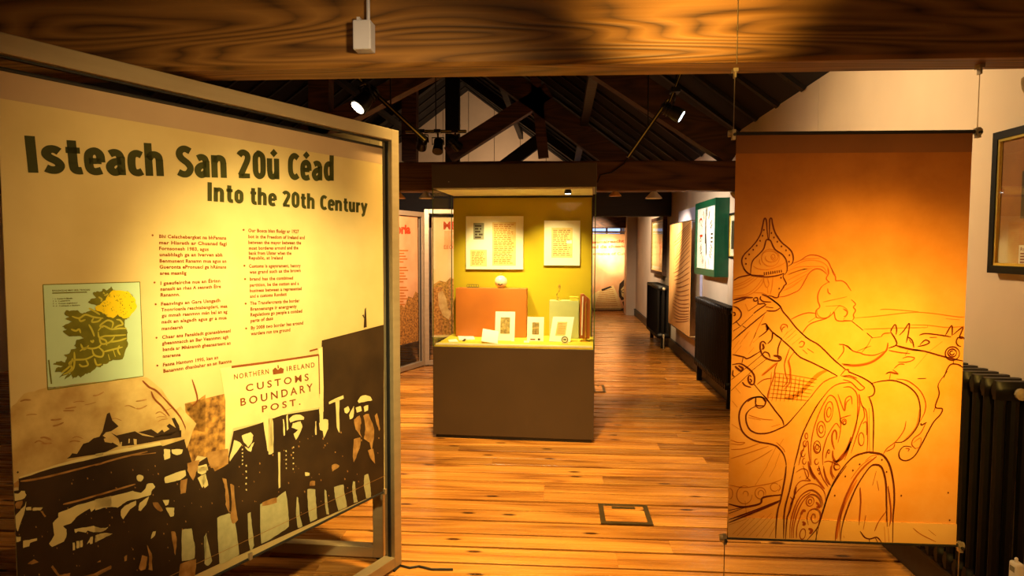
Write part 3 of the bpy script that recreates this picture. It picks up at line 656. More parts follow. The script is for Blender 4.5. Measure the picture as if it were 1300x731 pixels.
SEP = [D_([(330,308),(360,305),(388,350),(380,360),(345,340)]), D_([(490,180),(530,170),(520,250),(492,255)]), D_([(530,80),(600,60),(590,110),(575,150),(562,180),(545,150),(532,120)]),
 D_([(490,660),(580,632),(575,731),(480,745)]), D_([(435,475),(460,475),(472,520),(460,610),(450,560)]), D_([(295,550),(325,600),(328,700),(308,690),(310,620)]), D_([(250,690),(270,610),(298,620),(290,690),(260,700)]),
 D_([(0,725),(95,670),(95,682),(10,731)]), D_([(165,620),(185,608),(180,640),(168,645)]), A_([(85,570),(100,530),(180,480),(190,510),(185,545),(120,560),(95,585)]), B_([(365,130),(385,135),(412,180),(402,190)]), B_([(245,620),(300,570),(345,600),(300,620)]),
 B_([(885,605),(915,582),(920,600)]), B_([(460,650),(475,625),(520,690),(540,715),(640,700),(630,731),(530,731)]), B_([(750,725),(850,710),(1013,630),(1013,660),(880,725)]), B_([(115,80),(150,50),(200,40),(180,110),(140,105)]),
 E_([(150,345),(168,350),(175,440),(187,510),(165,530),(150,500),(158,430)]), E_([(115,315),(132,320),(145,400),(146,480),(130,440),(128,370)]), E_([(40,200),(140,180),(140,250),(60,270)]), F_([(325,365),(345,358),(365,370),(350,385),(330,400)]),
 F_([(440,130),(470,110),(478,140),(470,190),(482,225),(450,180)]), F_([(490,110),(515,100),(545,180),(535,290),(520,250),(490,230),(500,180)]), F_([(440,230),(475,225),(470,280),(440,350),(432,320)]), F_([(510,290),(540,280),(548,360),(525,330)]), F_([(560,100),(575,180),(568,190),(548,110)]), F_([(215,450),(240,447),(240,470),(212,474)]),
 E_([(300,430),(366,405),(366,430),(300,448)])]
layer('photo_midtone', 'inkm', [organic(p, .5, ro) for p in SEP], 6)
sk = []
for i in range(150):
    x = ro.uniform(14, 480); y = ro.uniform(max(590 if x < 280 else 560-(x-280)*.15, 545), banb(x)-18); a_ = ro.uniform(.5, 1.5)
    sk.append([(x, y), (x+a_, y+a_*.3), (x+a_*1.2, y+a_*1.6), (x+a_*.2, y+a_*1.9)])
layer('photo_speck', 'inkm', sk, 4.6)
for nm_, n_, lim in (('photo_fold', 26, (70, 230, 500, 570)),):
    g = MB()
    for i in range(n_):
        x = ro.uniform(20, 220); y = ro.uniform(500, 572) ; g.ribbon(uw(P1, [(x, y), (x+6, y-3*ro.random()), (x+14, y+ro.uniform(-5, 3))]), ro.uniform(.002, .005), v0-.0012)
    g.build(nm_, M['inkm'], b1)
g = MB()
for l in (A_([(200,490),(340,472),(560,425),(1056,298)]), A_([(640,727),(800,690),(1056,615)]), D_([(0,92),(120,55),(300,12)]), D_([(0,268),(110,235),(230,200)]), C_([(300,720),(560,690)])):
    g.ribbon(uw(P1, l), .006, v0-.0036)
g.ribbon([(P1.hit(180, 0)[0], zb+.075), (uR, zb+.075)], .002, v0-.0038, False)
g.ribbon([(uL, zb+.075), (P1.hit(180, 0)[0], zb+.075)], .002, v0-.0038, False)
g.build('photo_stripe', M['inkm'], b1)
layer('photo_mast', 'inkk', [F_([(495,-100),(499,-450),(503,-450),(505,-430),(510,-100)]) if False else [(461,416),(462.5,392),(464,390),(465,415)], [(459,400),(461,399),(462,404)]], 3)
# clips at the foot of the banner, cord at its right edge
for px, py in ((316, 700), (487, 619)):
    u, _, w_ = P1.hit(px, py); u = min(u, uR)
    o = MB().box(u-.007, u+.007, -.012, .006, w_-.03, w_-.004).build('banner_clip', M['alu'], fr=P1, base=(u, 0, w_-.045)); tagit(o, 'small metal clip gripping the cream banner foot '+('near its middle' if px < 400 else 'at its right corner'), 'clip', 'metal clips at the cream banner foot')
# second frame behind, joined at the corner
a = floorpt(322, 703); b_ = floorpt(489.5, 711.5); d = (b_-a).normalized()
P2f = Frame(b_ - d*1.75 + Vector((-.01, .03, 0)), d[:2])
dframe(P2f, 1.75, H1, .055, .06, 'aluminium frame standing behind the cream banner, only its base rail showing')
b2 = bannertop(P2f, .08, 1.67, .42, H1-.1, 'plain backed banner hanging inside the frame hidden behind the cream banner', 'cream')
# cable on the floor by the post
o = MB().tube([tuple(floorpt(*p)+Vector((0,0,.006))) for p in ((500,726),(508,719),(520,722),(532,720),(548,724),(575,724))], .006, 8).build('floor_cable', M['aludark'], base=tuple(floorpt(508,719)))
tagit(o, 'dark cable lying on the boards by the frame post', 'cable')
# ------------------------------------------------------------ right banner with the line drawing
P3 = Frame((0, 2.29, 0), (1, 0))
u0 = P3.hit(929, 430)[0]; u1 = P3.hit(1223.5, 430)[0]; z1 = P3.hit(1085, 170)[2]; z0 = P3.hit(1080, 686)[2]
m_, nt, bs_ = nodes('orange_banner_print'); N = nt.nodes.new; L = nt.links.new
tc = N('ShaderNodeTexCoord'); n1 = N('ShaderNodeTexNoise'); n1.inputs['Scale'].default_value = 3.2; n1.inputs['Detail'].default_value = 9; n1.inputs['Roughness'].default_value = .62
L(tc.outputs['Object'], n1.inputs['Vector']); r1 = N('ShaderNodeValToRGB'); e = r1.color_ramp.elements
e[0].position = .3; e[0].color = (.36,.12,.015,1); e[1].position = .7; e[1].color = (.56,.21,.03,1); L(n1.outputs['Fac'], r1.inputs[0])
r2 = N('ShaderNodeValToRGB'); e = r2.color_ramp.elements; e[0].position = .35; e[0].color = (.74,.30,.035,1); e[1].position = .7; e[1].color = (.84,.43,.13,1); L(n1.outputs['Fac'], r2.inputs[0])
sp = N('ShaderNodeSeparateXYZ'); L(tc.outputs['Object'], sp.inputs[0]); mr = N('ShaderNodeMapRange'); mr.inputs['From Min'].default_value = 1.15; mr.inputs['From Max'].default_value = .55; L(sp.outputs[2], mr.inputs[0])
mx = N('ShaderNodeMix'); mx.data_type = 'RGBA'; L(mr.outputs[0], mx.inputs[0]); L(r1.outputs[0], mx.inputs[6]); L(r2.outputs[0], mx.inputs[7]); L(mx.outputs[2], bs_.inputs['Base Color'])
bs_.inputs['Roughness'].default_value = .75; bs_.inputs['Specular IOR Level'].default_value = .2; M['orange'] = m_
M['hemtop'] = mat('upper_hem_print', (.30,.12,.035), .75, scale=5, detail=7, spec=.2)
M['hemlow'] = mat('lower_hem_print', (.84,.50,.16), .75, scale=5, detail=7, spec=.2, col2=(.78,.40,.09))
M['line'] = mat('dark_line_ink', (.12,.015,.002), .7, spec=.2)
M['line2'] = mat('mid_line_ink', (.34,.06,.005), .7, spec=.2)
M['line3'] = mat('faint_line_ink', (.50,.15,.015), .7, spec=.2)
M['swath'] = mat('broad_stroke_ink', (.62,.17,.01), .7, spec=.2)
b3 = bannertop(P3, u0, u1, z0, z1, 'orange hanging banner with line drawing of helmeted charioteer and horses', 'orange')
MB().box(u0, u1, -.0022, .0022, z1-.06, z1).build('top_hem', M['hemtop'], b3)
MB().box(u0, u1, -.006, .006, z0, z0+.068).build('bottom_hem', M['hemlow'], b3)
R1 = lambda *p: S(8.125, 920, 260, p); R2 = lambda *p: S(8.125, 920, 340, p); R3 = lambda *p: S(8.125, 920, 420, p); R4 = lambda *p: S(8.125, 920, 500, p)
R5 = lambda *p: S(6.644, 920, 590, p); R6 = lambda *p: S(7.3125, 1070, 380, p); R7 = lambda *p: S(6.094, 1070, 470, p); R8 = lambda *p: S(5.219, 1020, 560, p)
def arc(cx, cy, rx, ry, a0=0, a1=360, n=14, rot=0, grow=1):
    o = []
    for i in range(n+1):
        t = math.radians(a0+(a1-a0)*i/n); k = 1+(grow-1)*i/n; x = rx*k*math.cos(t); y = ry*k*math.sin(t); r = math.radians(rot)
        o.append((cx+x*math.cos(r)-y*math.sin(r), cy+x*math.sin(r)+y*math.cos(r)))
    return o
PXW = 2.29/FPX
def strokes(name, mt, ls, wpx, k=1):
    g = MB()
    for l in ls:
        ww = wpx
        if isinstance(l, tuple): ww, l = l
        q = [(min(max(a_, u0+.001), u1-.001), max(w_, z0+.001)) for a_, w_ in uw(P3, l)]
        low = sum(w_ for _, w_ in q)/len(q) < z0+.068
        g.ribbon(q, ww*PXW, -.0066-.0003*k if low or min(w_ for _, w_ in q) < z0+.068 else -.0024-.0004*k)
    return g.build(name, M[mt], b3)
dark = [
 # helmet
 R1((262,712),(215,680),(182,620),(175,565),(200,510),(260,450),(325,375),(372,290),(392,200),(405,145),(420,142),(430,180),(437,280),(447,360)),
 R1((455,355),(460,230),(462,150),(482,142),(492,200),(520,290),(580,380),(650,440),(690,485),(705,545),(695,600),(655,630)),
 R1((265,715),(270,640),(290,570),(350,510),(400,450),(425,365),(447,358),(470,368),(490,410),(520,462),(590,510),(628,560),(642,620),(640,680),(615,720)),
 (1.6, R1((255,715),(300,725),(400,728))), R2((270,78),(420,92),(540,78),(610,55)), R2((190,0),(230,50),(270,75)),
 # face
 R2((610,55),(600,90),(625,140),(632,165),(612,180),(600,205),(575,240),(560,262),(548,300),(520,305),(480,290),(440,285)),
 # hair and shoulders
 R2((85,130),(150,95),(260,72)), (2.2, R2((85,330),(140,318),(200,305),(290,305))), R2((85,365),(160,335),(220,315)),
 R2((440,290),(520,350),(570,395),(600,450),(660,520),(740,620),(860,731)), (1.6, R2((380,272),(440,295),(520,350),(580,400))),
 R2((370,290),(365,320),(400,345),(480,350)), R2((300,310),(330,305),(338,330),(310,342),(296,325),(300,310)), R2((345,335),(345,370),(400,365),(420,380)),
 R2((85,395),(130,410),(168,460),(160,510),(120,550),(80,578)), R2((85,455),(103,462),(105,485),(88,490)),
 R2((240,445),(345,372)), R2((295,470),(345,430),(430,375)), R2((100,728),(260,590),(430,450)), R2((160,600),(290,480)), R2((85,650),(150,608)),
 R2((120,555),(160,600)), R2((180,595),(215,615)), R2((430,440),(520,440),(570,410)), R2((420,400),(500,410)), 
 R2((375,585),(420,575),(440,610),(430,650),(350,712)), (3, R2((425,585),(440,620),(430,640))), R2((440,600),(500,670),(590,731)), R2((490,665),(482,731)),
 # arm and hand
 R3((490,5),(590,90),(680,170),(720,215),(780,270),(900,325),(1040,395),(1160,462)), R3((770,5),(860,80),(950,130),(1020,190),(1130,300),(1240,390)),
 # sword and hilt
 R3((230,370),(380,245)), R3((280,405),(425,290)), R3((60,500),(230,370)), R3((60,612),(280,410)),
 (2, R3((425,135),(400,108),(370,120),(365,180),(385,240),(430,280),(510,305),(570,300),(575,265),(530,248))), R3((390,240),(410,215),(450,230),(465,275)),
 (2.4, R3((390,130),(400,170),(385,190))), (2.4, R3((500,250),(550,265),(560,290))), R3((490,10),(485,80),(440,130)),
 (2, R3((75,345),(160,335),(230,375),(280,420),(305,470),(300,540),(265,545),(240,500),(250,455),(275,470))), (2.6, R3((105,360),(130,385),(165,410),(185,385),(140,355))), R3((255,490),(275,510),(262,530)),
 R3((85,400),(80,450),(100,468)), R3((180,525),(210,560),(270,578)), R3((300,545),(450,725)), R3((80,240),(190,265),(240,280),(370,205)), R3((190,265),(175,330)),
 R3((70,100),(190,5)), R3((232,728),(300,685),(380,680),(415,728)), R3((320,690),(322,731)), R3((580,90),(550,170),(545,250)),
 # chariot body
 (1.9, R4((310,112),(350,142),(400,125),(420,75),(390,35),(330,28),(250,50),(185,110),(150,190),(150,280),(180,380),(250,450),(350,490),(470,512),(540,540),(600,610),(625,680),(632,731))),
 (1.7, R4((315,125),(260,155),(220,210),(222,290),(255,360),(310,395),(370,405),(460,395),(560,355),(640,310),(740,200),(900,10))), R4((320,35),(322,110),(400,118)), R4((390,0),(440,60),(520,170),(590,260),(608,320)),
 R4((1030,5),(940,130),(850,300),(790,440),(750,600),(715,731)), R5((515,0),(505,100),(470,280),(445,370),(430,480),(425,610)), R5((585,0),(545,200),(510,330),(495,450),(492,612)),
 R5((600,180),(580,260),(545,380),(520,450),(508,615)),
 (2.4, R5((30,325),(130,350),(210,345),(300,320),(325,270),(475,248))), R5((30,380),(150,355)), R5((30,408),(180,350)), (1.8, R5((28,480),(200,410),(450,305))), (1.8, R5((28,455),(250,375),(465,290))),
 # wheel
 R5((690,635),(770,530),(800,460),(840,330),(880,210),(940,110),(1020,0)), R8((95,560),(75,655)), R8((95,540),(150,380),(210,240),(310,110),(400,70),(450,68),(520,85),(565,150),(590,260),(597,380),(588,500),(583,685)),
 R8((240,660),(250,560),(290,430),(350,290),(430,170),(475,148),(515,170),(540,260),(545,400),(548,560)),
 R8((370,590),(400,630),(435,640),(480,630),(510,680)), R8((430,640),(430,680)), R8((470,635),(485,675)), R5((770,530),(765,630)),
 # horse at right
 R6((440,300),(450,270),(480,232),(495,270),(490,325)), R6((520,330),(560,290),(608,222),(612,260),(598,345),(585,400)), R6((440,300),(485,370),(492,420),(420,450)), R6((598,345),(640,380),(655,445)), R6((612,370),(635,405)),
 (2.2, R6((490,425),(560,445),(650,465),(710,470))), (1.8, R6((650,465),(760,480),(920,525),(1120,570))), R6((945,335),(1005,240),(1010,335)), R6((1020,325),(1110,255),(1078,350),(1120,355)),
 R6((705,330),(760,315),(870,325),(1000,345)), R6((800,350),(870,350)), R6((690,435),(760,420),(800,395),(760,375),(710,420)),
 R6(*arc(1012,500,66,62)), R6(*arc(1010,495,40,36)), R6(*arc(1008,495,20,18,0,300)), R6((1050,375),(1060,350)), R6(*arc(1092,390,44,44,90,330)),
 R6((930,728),(985,610),(1060,600),(1110,630)), R6((1020,560),(1022,600)), R6((80,200),(185,285)), R6((220,310),(272,355)),
 R7((805,5),(735,105),(742,180),(712,280),(765,295),(750,340),(690,410),(600,580),(550,660),(490,695),(440,680),(432,630),(470,585),(530,590)), R7((712,280),(698,320)), R7((600,405),(605,420),(645,400)),
 R7((215,100),(300,80),(400,78),(500,120),(570,190),(595,290),(585,400),(540,480),(470,545),(400,555)), R7((40,10),(140,50),(220,100),(243,150),(230,190),(190,205)), R7((200,205),(225,280),(235,400),(230,628)), R7((575,62),(640,60)),
]
strokes('drawing_dark_line', 'line', dark, 1.6, 3)
mid = [
 # plume and second rider
 R1((705,600),(780,570),(840,530),(900,515),(980,530),(1060,580),(1100,660),(1140,725)), R2((548,300),(620,290),(700,260),(770,220),(830,120),(870,50),(930,10),(990,15),(1050,60)),
 R2((1100,0),(1115,50),(1140,90),(1145,130),(1200,130),(1250,160),(1300,235)), R2((1060,0),(1065,60),(1045,110),(1080,150)), R2((1080,140),(1000,190),(960,270),(960,340),(978,400),(940,440),(940,500),(960,515)),
 R2((960,515),(1050,515),(1110,470),(1125,455),(1155,540),(1300,545)), R6((75,0),(115,40),(95,70),(115,100),(95,140),(100,170),(80,200)), R2((1060,210),(1065,250),(1090,270)), R6((0,85),(35,110),(30,145),(5,160)), R6((0,192),(80,195)),
 R2((680,530),(760,490),(850,462),(930,465)), R2((800,670),(880,575),(1050,520)), R2((860,560),(940,505)), R2((590,660),(575,610),(600,580),(640,590),(645,620)), R2((590,640),(600,615),(625,605)),
 R3((1175,135),(1240,145),(1300,190)), R3((1220,150),(1222,210),(1160,295)), R3((760,130),(790,105),(820,120),(800,160),(765,160)), R3((800,190),(850,235)), R3((850,180),(915,222)), 
 R3((1190,460),(1240,400),(1280,395)), R3((1160,465),(1060,500),(980,560),(850,725)), R3((1300,462),(1200,462)), R3((980,725),(1080,600),(1180,540),(1300,530)), R3((670,170),(640,250),(615,340),(625,440),(640,520),(600,575)), R3((710,220),(660,300),(675,400),(670,520),(640,570),(610,600)),
 R3((390,450),(480,380),(545,320)), R3((545,320),(520,380),(505,470),(450,620),(430,725)), R3((330,550),(400,500),(490,485)),
 # chariot panel rings
 R4((890,731),(885,560),(910,380),(970,200),(1040,60),(1090,10),(1150,70),(1190,250),(1190,380),(1165,500)), R4(*arc(1070,180,42,105,rot=8)), R4(*arc(1072,185,22,50,rot=8)), R4(*arc(992,362,44,82)), R4(*arc(992,360,22,40)), R4(*arc(950,545,36,64)), R4(*arc(950,545,14,26)),
 (2, R4((1130,570),(1108,500),(1105,420),(1130,370),(1150,400),(1150,470))), R4((1010,731),(1010,600),(1050,450),(1110,340),(1150,300),(1185,350)), (2.6, R4((1110,580),(1115,650),(1150,690),(1200,640),(1260,560),(1300,440))), R4((1040,660),(1050,600),(1070,570)), R4(*arc(1070,590,10,20)), R4(*arc(1230,285,24,28)), R4((1200,300),(1195,250),(1300,215)), R4((1165,0),(1230,170),(1250,90),(1290,50)), R4((1020,700),(1080,690),(1160,731)), R4(*arc(945,695,20,28,0,300)),
 R4((760,731),(790,620),(850,480),(865,600),(880,731)), R4(*arc(840,430,14,30)), R4(*arc(825,510,18,30,0,300)), R4(*arc(805,610,22,34,0,300)), R4(*arc(818,690,18,30,0,300)),
 (2.4, R5((715,5),(740,70),(800,150),(840,200))), R5((660,5),(690,100),(720,130),(650,130),(610,160),(585,220),(590,280)), R5((600,60),(650,30),(690,40),(705,90),(680,120)), R5((625,110),(640,95)),
 R5((530,420),(560,310),(610,220),(680,165),(740,155),(800,180),(840,230),(850,300)), R5((545,610),(550,480),(590,340),(640,250),(710,205),(760,215),(805,260),(825,330)), R5((575,610),(580,500),(620,370),(670,280),(730,240),(790,270),(815,350)), R5((600,610),(605,510),(640,410)), R5((560,610),(565,500),(600,360),(650,270),(720,222)),
 R5(*arc(718,305,32,40,rot=15)), R5(*arc(718,305,14,18,rot=15)), (3, R5((640,420),(660,380),(680,390))), R5((700,500),(690,440),(710,380),(760,360),(800,390),(800,440),(770,480),(740,480),(725,450),(735,410),(755,410),(760,440)), R5(*arc(652,575,24,44,rot=10)), (3, R5((770,310),(800,350),(770,350))), (3.4, R5((700,530),(730,545),(710,575))), (3, R5((650,470),(670,490),(650,500))),
 R5((790,5),(820,100),(870,180)), R5((830,5),(850,90),(885,160)), R5((895,5),(890,60),(915,120)), R5((550,265),(575,300),(550,330)), R5(*arc(945,15,24,22)), R5(*arc(790,35,8,10)), R5(*arc(797,70,5,7)),
 (2.2, R8((205,655),(220,540),(265,390),(330,250),(400,160),(480,95))), R8((370,300),(375,400),(362,550)), R8((408,485),(390,580)), R8((540,460),(490,530),(465,590)), R8((555,290),(570,400),(575,500),(560,560)), R8((480,195),(455,290)), R8((485,260),(497,325)),
 R8(*arc(215,165,16,24,60,330)), R8((75,10),(110,40),(100,70),(75,60),(70,30)), (2.6, R8((195,120),(210,135),(255,110),(290,50),(310,0))), R8((130,180),(150,260),(180,290)), R8((190,130),(185,200),(205,240)), (2.6, R8((30,130),(45,200),(75,250))),
 # back rider's cloak and mane
 (2, R6((415,400),(400,470),(330,540),(240,590),(120,612),(0,605))), R6((0,420),(40,430),(90,475),(160,495),(200,510),(290,515),(380,480)), R6((350,345),(380,315),(440,310)), R6((270,355),(350,345)), R6((0,640),(50,655),(60,670),(180,725)), R6((0,710),(60,705),(130,731)), R6((420,470),(520,490),(620,500)), R6((600,470),(575,520)), R6((550,545),(600,530),(660,540),(640,565),(580,580),(510,580)), R6((470,640),(520,600),(570,600)), R6((395,690),(440,670),(510,690),(460,650)), R6((440,680),(432,731)),
 R7((330,25),(360,15),(425,30)), R7((365,25),(355,75)), R7((410,65),(500,80),(590,150),(635,240),(630,320),(590,400)), R7((485,390),(470,460),(410,545),(340,600),(310,645)), R7((400,560),(385,600),(330,625)), R7((640,400),(600,480),(545,525),(530,570),(560,605)), R7((480,600),(510,605),(500,625)),
 R7((0,45),(80,60),(140,110),(165,135),(125,150),(60,90),(0,70)), R7((125,185),(145,270),(180,320),(190,500),(185,620)), R7((120,180),(125,300),(60,550),(10,690)), R7((150,270),(165,350),(130,430),(60,640)), R7((0,130),(60,130),(110,200),(105,400),(60,560)), R7(*arc(140,530,22,50)), R7((150,410),(180,400),(182,500)), R7(*arc(10,402,10,14)), R7((10,300),(20,220),(60,200),(70,260)),
]
strokes('drawing_mid_line', 'line2', mid, 1.25, 2)
faint = [R1(*arc(470,545,92,88,0,360)), R1(*arc(472,540,95,70,200,560,16,grow=.55)), R1(*arc(500,535,30,38,0,560,18,grow=.3)), R1((290,630),(350,660),(450,665),(560,630),(630,590)), R1((360,560),(358,590),(372,620)),
 R1((700,640),(800,585),(900,570),(1000,590),(1060,640),(1080,715)), R1((650,680),(760,640),(900,635),(1010,640),(1050,700)), R1((640,720),(780,670),(900,655)), R1((850,731),(900,680),(960,660),(1010,680),(1060,725)), R1((690,610),(820,560),(980,550)),
 R2((650,70),(760,30),(850,5)), R2((645,130),(740,80),(870,20)), R2((640,180),(730,130),(850,60)), R2((600,235),(700,190),(800,110)), R2((630,215),(760,140)), R2((85,230),(200,200),(300,130),(340,95)), R2((85,290),(220,270),(320,200),(390,105)), R2((85,180),(180,150),(280,90)), R2((85,310),(210,290),(300,250),(380,170),(400,110)), R2((85,205),(210,160),(300,100)), R2((300,255),(380,258),(440,280)),
 R2((295,728),(340,620),(410,480)), R2((200,728),(255,650)), R2((210,370),(240,440)), R2((620,690),(700,620)), R2((650,720),(730,640)), R2((600,720),(650,650)), R2((1010,350),(1150,320),(1260,295)), R2((1040,395),(1190,385)), R2(*arc(1020,455,70,60,0,200)), R2((1120,460),(1180,390),(1250,420),(1265,470),(1220,530)), R2((400,95),(405,150),(430,200),(455,170),(440,110),(435,95)), R2((495,95),(485,200),(465,280)), R2((440,200),(445,265)),
 R3((80,190),(150,95)), R3((155,135),(240,10)), R3((255,155),(325,10)), R3((290,120),(420,5)), R3((100,235),(170,150)), R3((240,240),(300,170)), R3((620,90),(700,20)), R3((650,110),(740,30)), R3((690,140),(790,60)), R3((110,585),(160,640)),
 R4((245,215),(380,255),(500,265)), R4((240,240),(370,268)), R4((480,335),(570,310)), R4((60,470),(130,495),(205,498),(160,520),(60,510)), R4((60,570),(200,560),(360,505)), R4((60,665),(260,600),(450,535)), R4((210,728),(380,640),(490,570)), R4((435,731),(530,540)), R4((520,731),(570,600)), R4((75,70),(130,135)), R4((70,310),(165,370)), R4((560,530),(605,460)), R4((530,495),(600,560),(618,600)),
 R5((255,170),(360,0)), R5((375,100),(430,0)), R5((30,165),(150,188),(250,178),(400,150),(490,115)), R5(*arc(165,250,65,75,0,300)), R5(*arc(175,245,22,26,180,400)), R5(*arc(300,235,45,48,60,380)), R5(*arc(305,240,24,28,150,400)), R5(*arc(420,185,36,34,30,320)), R5((170,300),(180,400)), R5(*arc(40,240,26,45,-90,90)), R5((455,165),(468,190),(450,220)),
 R5((60,580),(200,450)), R5((100,590),(250,440)), R5((150,592),(330,420)), R5((200,594),(390,400)), R5((260,598),(400,430)), R5((310,600),(410,470)), R5((370,602),(420,510)), R5((30,500),(180,450)),
 R6((105,170),(300,155),(620,120),(800,125),(1060,160),(1130,160)), R6((190,275),(480,265),(780,260)), R6((950,178),(1080,188)), R6((620,235),(780,238),(960,258),(1120,250)), R6((340,95),(420,90),(700,112)), R6((780,235),(782,260)), R6((130,480),(200,450),(260,430)), R6((410,400),(420,430)), R6((800,480),(920,390)), R6((660,640),(780,500)), R6((170,495),(230,420),(260,360)), R6((710,731),(770,731)),
 R7((450,560),(560,440),(590,300)), R7((540,560),(600,520),(590,590),(550,600)), R7((200,290),(205,628)), R7((20,720),(100,650),(200,630)), R7((170,700),(220,660),(280,650)),
 R8((310,250),(380,160),(450,110)), R8((270,395),(240,500),(235,650)), R8((720,570),(770,610),(870,660)), R8((820,580),(870,620)), R8((530,560),(535,680)), R8((555,570),(560,680)), R8((260,620),(265,635))]
for i in range(9): faint.append(R3((480+i*42, 420+i*8),(470+i*42, 560),(440+i*43, 725)))
for i in range(7): faint.append(R3((500-i*9, 430+i*42),(700,455+i*41),(950-i*16,500+i*36)))
strokes('drawing_faint_line', 'line3', faint, 1.1, 1)
strokes('drawing_broad_stroke', 'swath', [(5, R3((620,690),(700,680),(780,630),(860,550),(960,450),(1050,405))), (3, R3((380,460),(450,400),(530,330))), (3.4, R6((0,603),(120,610),(240,588),(330,538),(410,462))), (2.6, R3((650,300),(665,350),(675,420),(668,520))), (3, R3((1205,335),(1300,350))), (3, R8((215,640),(232,520),(280,380),(350,250)))], 3, 1)
g = MB()
dots = list(R1((402,258),(388,318),(362,370),(328,420),(292,462),(250,510),(215,552),(217,608),(505,335),(540,380),(583,427),(630,468),(665,518),(660,585),(480,290))) + list(R2((578,100),(560,212))) + list(R8((645,357),(955,338),(965,520),(160,525),(517,120),(548,200),(325,190),(275,230),(205,357),(370,150)))
for px, py in dots: g.poly(uw(P3, [(px+1.1*math.cos(t*PI/3), py+1.3*math.sin(t*PI/3)) for t in range(6)]), -.0037)
for i in range(9): g.poly(uw(P3, R2((400+i*22, 45-i*3),(410+i*22, 42-i*3),(412+i*22,75-i*4),(402+i*22,78-i*4))), -.0037)
for i in range(7): g.poly(uw(P3, R3((270+i*22,385-i*18),(276+i*22,380-i*18),(292+i*22,370-i*18),(286+i*22,376-i*18))), -.0037)
g.build('drawing_dot', M['line'], b3)
# clips and wires
for (px, py, s_, where) in ((935,175,-1,'upper left'), (1238,173,1,'upper right'), (922,671,-1,'lower left'), (1219,687,1,'lower right')):
    uu = (u0 if s_ < 0 else u1) + s_*.012; ww = z1+.004 if 'upper' in where else z0-.004
    t = thing('wire_clamp', 'metal wire clamp at the '+where+' corner of the orange banner', 'clamp', P3, (uu, 0, ww), 'wire clamps of the orange banner')
    MB().tube([(uu-.012*s_*.5, 0, ww), (uu+.014*s_, 0, ww)], .011, 12).build('barrel', M['alu'], t)
    MB().box(uu-.003, uu+.008, -.012, .006, ww-.02, ww+.012).build('grip', M['alu'], t)
    MB().tube([(uu+.004, -.02, ww-.004), (uu+.004, -.01, ww-.004)], .005, 8).build('screw', M['aludark'], t)
for s_, uu in (('left', u0-.009), ('right', u1+.014)):
    X = P3.w((uu, 0, 0)).x
    wire((X, 2.29, za-.0), (X, 2.29, z1+.012), f'thin steel wire from beam to the {s_} end of the orange banner')
    wire((X, 2.29, z0-.016), (X, 2.29, .004), f'thin steel wire from the {s_} foot of the orange banner to the floor')
    o = MB().box(X-.008, X+.008, 2.275, 2.305, za-.012, za+.0).build('wire_anchor', M['alu'], base=(X, 2.29, za)); tagit(o, f'small metal anchor under the near beam above the {s_} end of the orange banner', 'anchor', 'metal anchors under the near beam')
    MB().box(X-.003, X+.003, 2.28, 2.30, za-.03, za-.012).build('crimp', M['alu'], o)
xw = P(YA-.004, 936, 40)
wire((xw.x, YA-.006, za+.42), (xw.x, YA-.006, za-.01), 'thin wire running down the face of the near beam')
# ------------------------------------------------------------ display case
PC, WC = frame2((550,555.5), (753.5,563)); DC = .76
HB = PC.hit(553, 438)[2]; ZC0 = PC.hit(655, 238)[2]; ZC1 = PC.hit(655, 207.5)[2]
M['casebase'] = mat('dark_brown_case', (.062,.038,.022), .42, amt=.1, scale=3)
M['casetop'] = mat('dark_brown_cap', (.085,.06,.035), .4, amt=.1, scale=3)
M['green'] = mat('yellow_green_backboard', (.46,.35,.015), .75, amt=.1, scale=2, spec=.15)
M['felt'] = mat('mustard_case_floor', (.66,.52,.03), .8, amt=.08)
M['edge'] = mat('green_glass_edge', (.10,.16,.05), .15)
M['glass'] = glass('clear_case_glass', (.985,1,.98))
M['diff'] = mat('case_light_diffuser', (.8,.75,.55), .6)
tc_ = thing('display_case', 'tall glass display case on dark brown plinth in the middle of the room', 'display case', PC, (WC/2, DC/2, 0))
MB().box(0, WC, 0, DC, .03, HB-.012).build('plinth', M['casebase'], tc_, bevel=.003)
MB().box(.02, WC-.02, .02, DC-.02, 0, .03).build('kick_base', M['aludark'], tc_)
MB().box(.012, WC-.012, .012, DC-.01, HB-.012, HB).build('case_floor', M['felt'], tc_)
MB().box(.025, WC-.025, DC-.03, DC-.01, HB, ZC0-.005).build('back_panel', M['green'], tc_)
MB().box(-.004, WC+.004, -.004, DC+.004, ZC0, ZC1).build('cap', M['casetop'], tc_, bevel=.003)
MB().box(.03, WC-.03, .03, DC-.03, ZC0-.012, ZC0).build('light_diffuser', M['diff'], tc_)
for nm, a in (('front', (0,WC,0,.008)), ('left', (0,.008,.009,DC)), ('right', (WC-.008,WC,.009,DC))):
    MB().box(*a, HB-.012 if nm == 'x' else HB-.01, ZC0).build('glass_pane', M['glass'], tc_)
for u, v in ((.0,-.002),(WC-.007,-.002),(0,DC-.007),(WC-.007,DC-.007)): MB().box(u, u+.007, v, v+.007, HB-.01, ZC0).build('glass_edge', M['edge'], tc_)
MB().box(.02, WC-.02, .010, .04, HB, HB+.014).build('front_trim', M['diff'], tc_)
MB().box(.025, WC-.025, DC-.04, DC-.0305, ZC0-.03, ZC0-.013).box(WC-.035, WC-.025, DC-.04, DC-.0305, HB, ZC0-.03).build('dark_edge_strip', M['aludark'], tc_)  # dark strips framing the top and right edge of the back panel
lk = PC.hit(721, 243, .1)
MB().lathe((lk[0], .1, ZC0-.045), [(.028, 0), (.03, .02), (.016, .045)], 14).build('downlight', M['aludark'], tc_)
M['bulb'] = mat('lamp_bulb', (1,.9,.7), .4, emit=(1,.80,.5,25))
M['bulbc'] = mat('cool_lamp_bulb', (1,1,1), .4, emit=(.8,.9,1,12))
